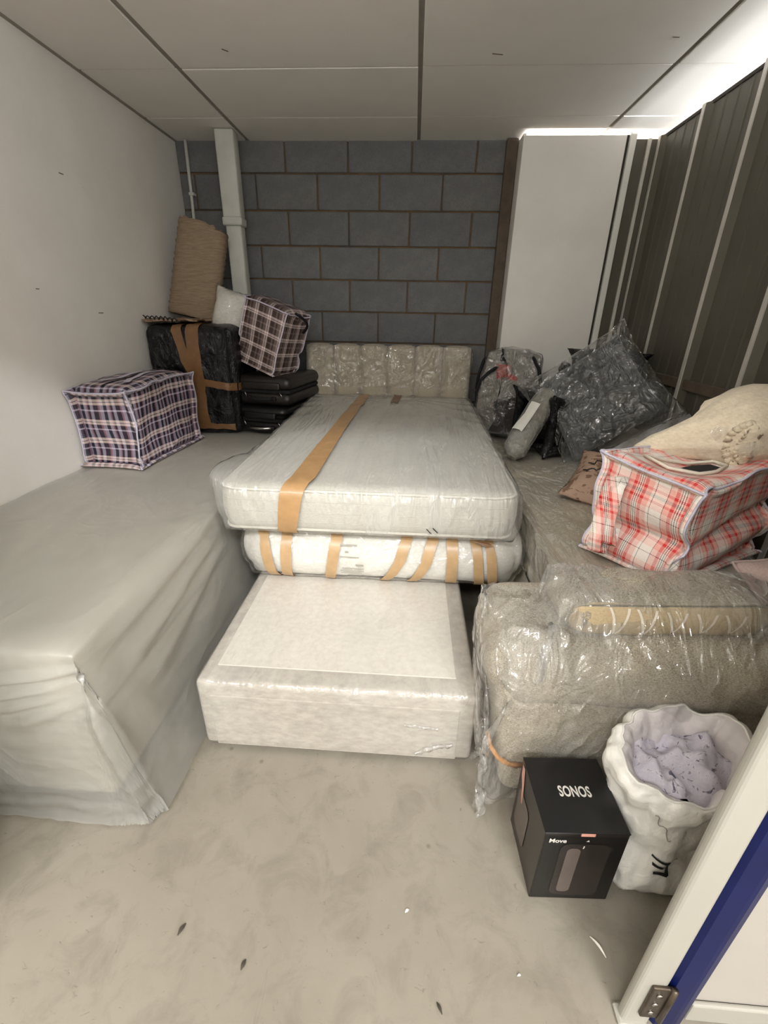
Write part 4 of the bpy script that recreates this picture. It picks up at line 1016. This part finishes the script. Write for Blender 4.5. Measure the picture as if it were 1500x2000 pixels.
for s_ in range(len(pathc)-1):
    for k in range(nn_): F.append([s_*nn_+k, s_*nn_+(k+1) % nn_, (s_+1)*nn_+(k+1) % nn_, (s_+1)*nn_+k])
V = np.array(V); full = F
F = [f for f in F]; Fa = np.array(F); Nn = vnormals(V, Fa)
Vq = V+Nn*(.014*nz(V, 8, 3)+.006*nz(V, 20, 5))[:, None]; mesh_obj('quilt', Vq, F+[list(range(nn_))[::-1]], 'cream', cr)
mesh_obj('plastic_bag', V+Nn*(.008+.010*np.clip(nz(V, 13, 6), -.3, 1))[:, None], F, 'film_sofa', cr)
# frilled hem curling over the near end
bvq = bvh_of(Vq, F)
for kk in range(3):
    hem = []
    for k in range(46):
        a = math.radians(100+(215-kk*25)*k/45); w_ = .007*math.sin(k*2.2+kk)
        p = Vector((1.150+.020*kk, 1.56, .985))+Vector((.85, -.2, 0))*((.068-.016*kk)*math.cos(a)+w_)+Vector((0, 0, 1))*((.085-.018*kk)*math.sin(a)+w_*.5); l, n_, _, _ = bvq.find_nearest(p); hem.append(tuple(l+n_*(.008+.004*math.sin(k*2.2))))
    mesh_obj('frilled_hem', *tube_geo(hem, [.013-.002*kk+.004*math.sin(k*1.9) for k in range(46)], 8), 'cream', cr)

# --- pink tan printed bag flattened on the sofa
pb = thing('printed_bag', 'crumpled pinkish tan bag with black lettering between the red bag and the grey bag', 'bag', (.86, 2.15, .575))
P, F, UV, rim = pillow(.28, .40, .13, .016, 14, scale=1.03, press=.0010)
Pp = xform(P+np.stack([.0*P[:, 0], .0*P[:, 0], .012*nz(P, 12, 3)], 1), (math.radians(20), math.radians(8), math.radians(-30)), (.93, 2.10, .665)); mesh_obj('body', Pp, F, 'pink', pb)
bvp = bvh_of(Pp, F)
for k, (xa, ya) in enumerate(((.80, 2.06), (.84, 2.12))):
    q = []
    for j in range(22):
        a = j*1.25; p = Vector((xa+.011*j+.006*math.sin(a), ya-.003*j+.016*math.cos(a), .80)); l, n_, _, _ = bvp.find_nearest(p); q.append(tuple(l+n_*.003))
    mesh_obj('lettering', *tube_geo(q, .003, 5), 'ink', pb)

# --- grey vacuum bag leaning on the right
gb = thing('vacuum_bag', 'large dark grey cushion in shiny clear plastic leaning against the right wall', 'bag', (1.1, 2.7, .6))
ex = Vector((.80, -.10, .59)).normalized(); ey = Vector((-.43, .58, .69)); ey = (ey-ex*ey.dot(ex)).normalized(); ez = ex.cross(ey)
Mx = np.array([list(ex), list(ey), list(ez)])
P, F, UV, rim = pillow(.52, .52, .20, .016, 21, scale=1.02, press=.0016)
cg = np.array((1.085, 2.74, .945))
P[:, 2] += .014*nz(P, 8, 2)*np.sign(P[:, 2]); Pg = P@Mx+cg; mesh_obj('cushion', Pg, F, 'grey_cloth', gb)
P2, F2, UV2, rim2 = pillow(.64, .62, .225, .014, 22, scale=1.05, press=.0008, steps=34)
P2 = P2+np.stack([0*P2[:, 0], 0*P2[:, 0], np.sign(P2[:, 2])*(.016*nz(P2, 8, 2)+.012*nz(P2, 19, 6))], 1)
# the free rim of the bag stays flat and flops a little
P2f = P2@Mx+cg; mesh_obj('plastic_bag', P2f, F2, 'film_grey', gb)
k0 = [i for i in range(int(.64/.014)+1)]
Vs = []; Fs = []
for a, i in enumerate(k0):
    p = P2f[i]; down = -np.array(ey)*.055+np.array(ez)*(.006*math.sin(a*.9)); Vs += [tuple(p), tuple(p+down*.5+np.array(ez)*.004), tuple(p+down)]
for a in range(len(k0)-1):
    for b in range(2): Fs.append([a*3+b, a*3+b+1, a*3+b+4, a*3+b+3])
M['film_seam'] = film('bag_seam', .55, (.50, .47, .45, 1), .2, 20, .6, .6, .01)
mesh_obj('sealed_edge', Vs, Fs, 'film_seam', gb)

# --- black sacks behind it
def sack(label, c, dims, seed, knot, yaw=0.0):
    t = thing('bin_bag', label, 'bag', (c[0], c[1], c[2]), 'black bin bags')
    V, F, UV, E = softbox(*dims, .018); dx, dy, dz = dims
    cc = c_all(c_ell(0, 0, dz*.44, dx*.46, dy*.46, dz*.46), c_floor(0))
    P = V.copy(); P = P+vnormals(V, F)*(nz(V, 6, seed)*.03)[:, None]
    P = relax(P, F, 30, 6, 1.0, press=-.003, damp=.8, collide=cc, kbend=.15, jitter=.004, smooth=1, V0=V, seed=seed)
    P = xform(P, (0, 0, yaw), c); mesh_obj('sack', P, F, 'binbag', t)
    if knot: mesh_obj('knot', *crumple([tuple(Vector(c)+Vector(k)) for k in knot], .028, 8, seed=seed, nx=14), 'binbag', t)
    return t
sack('black bin bag slumped between the bubble wrapped roll and the grey vacuum bag', (.93, 2.93, .578), (.42, .50, .40), 3, [(-.02, .05, .36), (0, .05, .42), (.01, .06, .49), (.04, .07, .54)], .3)
sack('black bin bag wedged against the right wall behind the grey vacuum bag', (1.29, 3.22, .578), (.40, .42, .62), 5, [(.02, 0, .55), (.03, -.02, .62), (.05, -.02, .69), (.09, -.03, .72)], .1)

# --- bubble wrapped roll
bt = thing('bubble_wrapped_roll', 'short bubble wrapped tube with white label leaning beside the mattresses', 'parcel', (.64, 2.62, .575))
pth = [(.600, 2.585, .625), (.617, 2.60, .655), (.66, 2.645, .72), (.72, 2.705, .80), (.775, 2.755, .875), (.825, 2.80, .945), (.838, 2.81, .962)]
V, F = tube_geo(pth, [.045, .070, .076, .073, .075, .070, .045], 26); V = np.array(V); V = V+.008*np.stack([nz(V, 22, 1), nz(V, 22, 4), nz(V, 22, 8)], 1)
M['bubble_core'] = simple('silver_grey_core', srgb(150, 144, 132), .5, 30, .2, .3)
core_v, core_f = tube_geo(pth, [.03, .058, .064, .062, .062, .058, .03], 16); mesh_obj('core', core_v, core_f, 'bubble_core', bt)
mesh_obj('bubble_wrap', V, F, 'bubble', bt); bv = bvh_of(V, [f for f in F])
mesh_obj('label', *ribbon_geo(bv, [(.63, 2.62, .76), (.68, 2.66, .84), (.73, 2.70, .92)], .06, .012, .02, (.75, -.45, -.3), 4), 'white_paint', bt)

# --- backpack
bp = thing('backpack', 'grey backpack in clear plastic with black straps and red patch beside the headboard', 'backpack', (.67, 3.25, .6))
V, F, UV, E = softbox(.40, .26, .56, .02); dx, dy, dz = .40, .26, .56
u, v, z = V[:, 0]/dx*2, V[:, 1]/dy*2, V[:, 2]/dz
P = V.copy(); k = 1.05-.22*np.clip(z-.45, 0, 1)**1.5*2; P[:, 0] *= k; P[:, 1] *= 1-.30*np.clip(z-.5, 0, 1)*2
P[:, 1] += np.where(v < -.9, -.035*np.clip(1-u*u, 0, 1)*np.sin(np.clip(z, 0, 1)*math.pi), 0)
P[:, 2] += np.where(z > .98, .03*np.clip(1-u*u, 0, 1), 0)
V0 = P.copy(); P = P+vnormals(P, F)*(.012*nz(P, 9, 2)+.006*nz(P, 22, 4))[:, None]
P = relax(P, F, 12, 6, 1.03, press=-.0006, damp=.8, collide=c_floor(0), kbend=.3, jitter=.002, smooth=2, V0=V0, seed=3)
eul, lc = (math.radians(-6), math.radians(2), math.radians(-14)), (.675, 3.27, .59)
P = xform(P, eul, lc); mesh_obj('body', P, F, 'pack', bp); bv = bvh_of(P, F)
def onp(pts): return [tuple(Vector(q)) for q in xform(pts, eul, lc)]
def strip(name, pts, w, mat, side=None, off=.006): return mesh_obj(name, *ribbon_geo(bv, onp(pts), w, off, .02, side, 4), mat, bp)
strip('front_pocket', [(.03, -.2, .26), (.03, -.2, .02)], .25, 'pack_dark', (1, -.24, 0), .010)
strip('red_patch', [(-.07, -.2, .50), (-.04, -.2, .40)], .13, 'pack_red', (1, -.24, 0), .005)
strip('zip', [(-.09, -.14, .585), (-.075, -.17, .53), (-.03, -.2, .485), (-.015, -.2, .43)], .014, 'strap', (1, -.24, 0), .012)
strip('zip', [(-.07, -.2, .40), (-.075, -.2, .22), (-.08, -.2, .08)], .010, 'strap', (1, -.24, 0), .012)
mesh_obj('strap', *tube_geo(onp([(-.10, -.10, .46), (-.15, -.14, .42), (-.20, -.15, .36), (-.215, -.13, .28), (-.205, -.10, .20)]), .012, 6), 'strap', bp)
mesh_obj('strap', *tube_geo(onp([(-.16, -.03, .55), (-.20, -.06, .50), (-.222, -.07, .40), (-.225, -.06, .30)]), .012, 6), 'strap', bp)
mesh_obj('strap', *tube_geo(onp([(.12, -.08, .54), (.17, -.11, .47), (.205, -.12, .36), (.215, -.12, .25), (.20, -.11, .16)]), .013, 6), 'strap', bp)
Pf = P+vnormals(P, F)*(.014+.010*np.clip(nz(P, 15, 7), -.4, 1))[:, None]; mesh_obj('plastic_bag', Pf, F, 'film', bp)

# ================================================================== FRONT RIGHT
# --- black speaker carton
bx = thing('speaker_box', 'black glossy carton with white lettering standing on the floor by the sofa', 'box', (.455, .775, 0))
ang = math.radians(2.6); cc = (.357, .675)
def bxo(name, x0, x1, y0, y1, z0, z1, mat, parent, r=0, seg=1):
    Vb, Fb = box_geo(x0, x1, y0, y1, z0, z1, r, seg); Vb = np.array(Vb)+np.array((cc[0], cc[1], 0)); return mesh_obj(name, rotz(Vb, ang, cc), Fb, mat, parent, smooth=False)
W_, D_, H_ = .200, .195, .272
bxo('carton', 0, W_, 0, D_, .001, H_-.003, 'box_side', bx, .0015)
lid = bxo('lid', -.0008, W_+.0008, -.0008, D_, H_-.0028, H_, 'box', bx, .0006)
bxo('front_flap', .085, .118, -.0015, .0, H_-.010, H_-.0005, 'box_pink', lid)
def flat_poly(name, pts, plane, mat, parent, off=.0012):
    """printed shape on the front (plane 'f': x,z) or left side (plane 'l': y,z) of the carton"""
    Vp = [(x, -off, z) for x, z in pts] if plane == 'f' else [(-off, y, z) for y, z in pts]
    Vp = np.array(Vp)+np.array((cc[0], cc[1], 0)); return mesh_obj(name, rotz(Vp, ang, cc), [list(range(len(pts)))], mat, parent, smooth=False)
def rrect(x0, x1, z0, z1, r, n=6, taper=0.0):
    pts = []
    for cx, cz, a0 in ((x1-r, z1-r, 0), (x0+r, z1-r, 90), (x0+r, z0+r, 180), (x1-r, z0+r, 270)):
        for k in range(n+1):
            a = math.radians(a0+90*k/n); pts.append((cx+r*math.cos(a), cz+r*math.sin(a)))
    return pts
flat_poly('printed_front', rrect(.003, W_-.003, .004, H_-.014, .003), 'f', 'box', bx, .0006)
flat_poly('printed_speaker', rrect(.045, .165, .02, .232, .022), 'f', 'box_dim', bx, .0012)
flat_poly('printed_highlight', rrect(.062, .095, .035, .215, .014), 'f', 'box_dim2', bx, .0016)
flat_poly('printed_speaker_side', rrect(.09, .175, .04, .185, .02), 'l', 'box_dim2', bx)
flat_poly('printed_hand', [(.165, .262), (.182, .258), (.180, .225), (.165, .200), (.150, .150), (.143, .152), (.148, .195), (.155, .225)], 'l', 'box_pink', bx, .0016)
Vt, Ft = text_geo('SONOS', .042, .0011, 1.02); wx = Vt[:, 0].max(); Vt = Vt*np.array((.082/wx, .92, 1)); Vt[:, 0] += .064; Vt[:, 1] += .088
Vt = np.stack([Vt[:, 0]+cc[0], Vt[:, 1]+cc[1], np.full(len(Vt), H_+.0005)], 1); mesh_obj('brand_lettering', rotz(Vt, ang, cc), Ft, 'box_print', bx, smooth=False)
Vt, Ft = text_geo('Move', .024, .0006, 1.0); wx = Vt[:, 0].max(); Vt = Vt*np.array((.042/wx, .85, 1))
Vt = np.stack([Vt[:, 0]+cc[0]+.012, np.full(len(Vt), cc[1]-.0022), Vt[:, 1]+H_-.034], 1); mesh_obj('name_lettering', rotz(Vt, ang, cc), Ft, 'box_print', bx, smooth=False)
flat_poly('small_mark', [(.100, .244), (.106, .250), (.108, .243)], 'f', 'box_print', bx, .002)
flat_poly('small_mark', [(.098, .226), (.101, .226), (.100, .216), (.097, .216)], 'f', 'box_print', bx, .002)

# --- white drawstring bag with cloth inside
wg = thing('laundry_bag', 'white plastic drawstring bag stuffed with lilac cloth beside the black carton', 'bag', (.69, .81, 0))
n = 96; rings = [(.62, .0), (.86, .012), (.99, .05), (1.02, .10), (.98, .15), (.94, .20), (.95, .25), (1.0, .30), (1.07, .345), (1.12, .38), (1.12, .405), (1.06, .42), (.97, .425), (.88, .418), (.80, .40), (.74, .38), (.68, .36), (.62, .345)]
fine = []
for (r0, z0), (r1, z1) in zip(rings, rings[1:]):
    for k in range(3): fine.append((r0+(r1-r0)*k/3, z0+(z1-z0)*k/3))
fine.append(rings[-1]); V = []; F = []; m = len(fine)
for j, (r, z) in enumerate(fine):
    for i in range(n):
        a = 2*math.pi*i/n; ca, sa = math.cos(a), math.sin(a); up_ = max(0, z-.2)/.25
        tilt = .03*ca*up_+.03*sa*up_+.022*up_*noise.noise(Vector((ca*2.2, sa*2.2, 3)))
        pl = math.sin(a*9+2.5*noise.noise(Vector((ca, sa, z*6)))); fo = 1+.05*noise.noise(Vector((ca*1.5, sa*1.5, z*5)))+.022*(abs(pl)**2.0-.5)*(.35+.65*up_)+.11*up_*noise.noise(Vector((ca*3.1, sa*3.1, z*3+7)))+.05*noise.noise(Vector((ca*6, sa*6, z*8)))+.03*math.sin(z*42+ca*3+sa*2)*(1-up_*.7)
        V.append((.152*r*fo*math.copysign(abs(ca)**.85, ca), .108*r*fo*math.copysign(abs(sa)**.85, sa), z+(tilt if z > .2 else 0)))
for j in range(m-1):
    for i in range(n): F.append([j*n+i, j*n+(i+1) % n, (j+1)*n+(i+1) % n, (j+1)*n+i])
V = np.array(V); F = np.array(F); V = V+vnormals(V, F)*(.014*nz(V, 9, 3)+.010*nz(V*[1, 1, .6], 22, 7))[:, None]
P = relax(V, F, 10, 5, 1.05, damp=.7, grav=.0004, collide=c_floor(0), kbend=.2, jitter=.002, smooth=1, V0=V, seed=2, pin=np.where(V[:, 2] < .004)[0])
def wplace(Q): Q = xform(Q, (0, 0, math.radians(8)), (.705, .802, .002)); Q[:, 1] = np.minimum(Q[:, 1], .925); Q[:, 1] = np.maximum(Q[:, 1], .655); return Q
Pw = wplace(P); nout = 12*3
Fo = [list(q) for q in F if max(q) < (nout+1)*n]+[list(range(n))[::-1]]; Fi = [list(q) for q in F if min(q) >= nout*n]
mesh_obj('bag', Pw, Fo, 'polybag', wg); mesh_obj('lining', Pw, Fi, 'bag_lining', wg)
mesh_obj('rim_hem', *tube_geo(Pw[nout*n:(nout+1)*n].tolist(), .003, 6, closed=True), 'polybag', wg)
# cloth heaped inside
V = []; Fc = []; nr, na = 12, 48
for j in range(nr+1):
    r = .72*j/nr
    for i in range(na):
        a = 2*math.pi*i/na; V.append((.150*r*math.cos(a)*1.22, .108*r*math.sin(a)*1.22, .392-.03*(j/nr)**2+.02*math.cos(a)*j/nr))
for j in range(nr):
    for i in range(na): Fc.append([j*na+i, j*na+(i+1) % na, (j+1)*na+(i+1) % na, (j+1)*na+i])
V = np.array(V); V[:, 2] += .040*nz(V, 18, 2)+.026*nz(V, 40, 5); mesh_obj('lilac_cloth', wplace(V), Fc, 'lilac', wg)
# drawstring and printed letter
bvw = bvh_of(Pw, Fo)
def cast(x, z, off=.003):
    l, n_, _, _ = bvw.ray_cast(Vector((x, .4, z)), Vector((0, 1, 0)))
    return (x, l.y-off, z) if l is not None else (x, .70, z)
dsp = [cast(.60+.05*k/23, .335-.075*k/23+.010*math.sin(k*.55)) for k in range(24)]
mesh_obj('drawstring', *tube_geo(dsp, .0011, 6), 'ink_grey', wg)
def letter(quads):
    V = []; F = []
    for (xa, za), (xb, zb), w in quads:
        vert = abs(xb-xa) < abs(zb-za); k = 5; n0 = len(V)
        for i in range(k+1):
            t = i/k; x, z = xa+(xb-xa)*t, za+(zb-za)*t
            for s_ in (-.5, .5): V.append(cast(x+(s_*w if vert else 0), z+(0 if vert else s_*w)))
        for i in range(k): F.append([n0+2*i, n0+2*i+2, n0+2*i+3, n0+2*i+1])
    return V, F
for qd in ([((.636, .176), (.676, .163), .008)], [((.640, .152), (.672, .142), .008)], [((.644, .128), (.682, .116), .008)], [((.674, .170), (.682, .113), .010)], [((.692, .164), (.704, .160), .008)]):
    mesh_obj('printed_letter', *letter(qd), 'ink', wg)

# --- bits lying on the floor
def flake(name, label, cat, x, y, L, w, rot, mat, group, curl=.004):
    V = []; F = []; k = 6
    for i in range(k+1):
        t = i/k; ww = w*math.sin(math.pi*min(max(t, .06), .94))
        for s_ in (-1, 1): V.append((L*(t-.5), s_*ww/2, .0015+curl*math.sin(math.pi*t)+.0006*s_))
    for i in range(k): F.append([2*i, 2*i+2, 2*i+3, 2*i+1])
    nb = len(V); V += [(p[0], p[1], max(p[2]-.001, .0002)) for p in V]; F += [[q+nb for q in f[::-1]] for f in F]
    V = xform(V, (0, 0, rot), (x, y, 0)); tag(mesh_obj(name, V, F, mat, None, origin=(x, y, 0)), label, cat, group)
flake('dry_leaf', 'small dark dry leaf on the floor left of centre', 'leaf', -.506, .548, .026, .009, 1.2, 'leaf', 'scraps on the floor')
flake('dry_leaf', 'small dark leaf with a pale stain lying near the front centre of the floor', 'leaf', -.334, .495, .020, .009, 1.3, 'leaf', 'scraps on the floor')
flake('dry_leaf', 'dark leaf scrap at the bottom edge of the floor right of centre', 'leaf', .115, .455, .022, .007, 2.1, 'leaf', 'scraps on the floor')
flake('plastic_shred', 'thin white curl of plastic on the floor in front of the white laundry bag', 'scrap', .500, .585, .045, .005, -1.0, 'scrap', 'scraps on the floor', .008)
flake('paper_shred', 'small pale paper shred on the floor between the divan base and the doorway', 'scrap', .042, .623, .012, .006, .6, 'scrap', 'scraps on the floor')
flake('paper_shred', 'tiny pale shred on the floor near the right door post', 'scrap', .30, .52, .009, .004, .2, 'scrap', 'scraps on the floor')
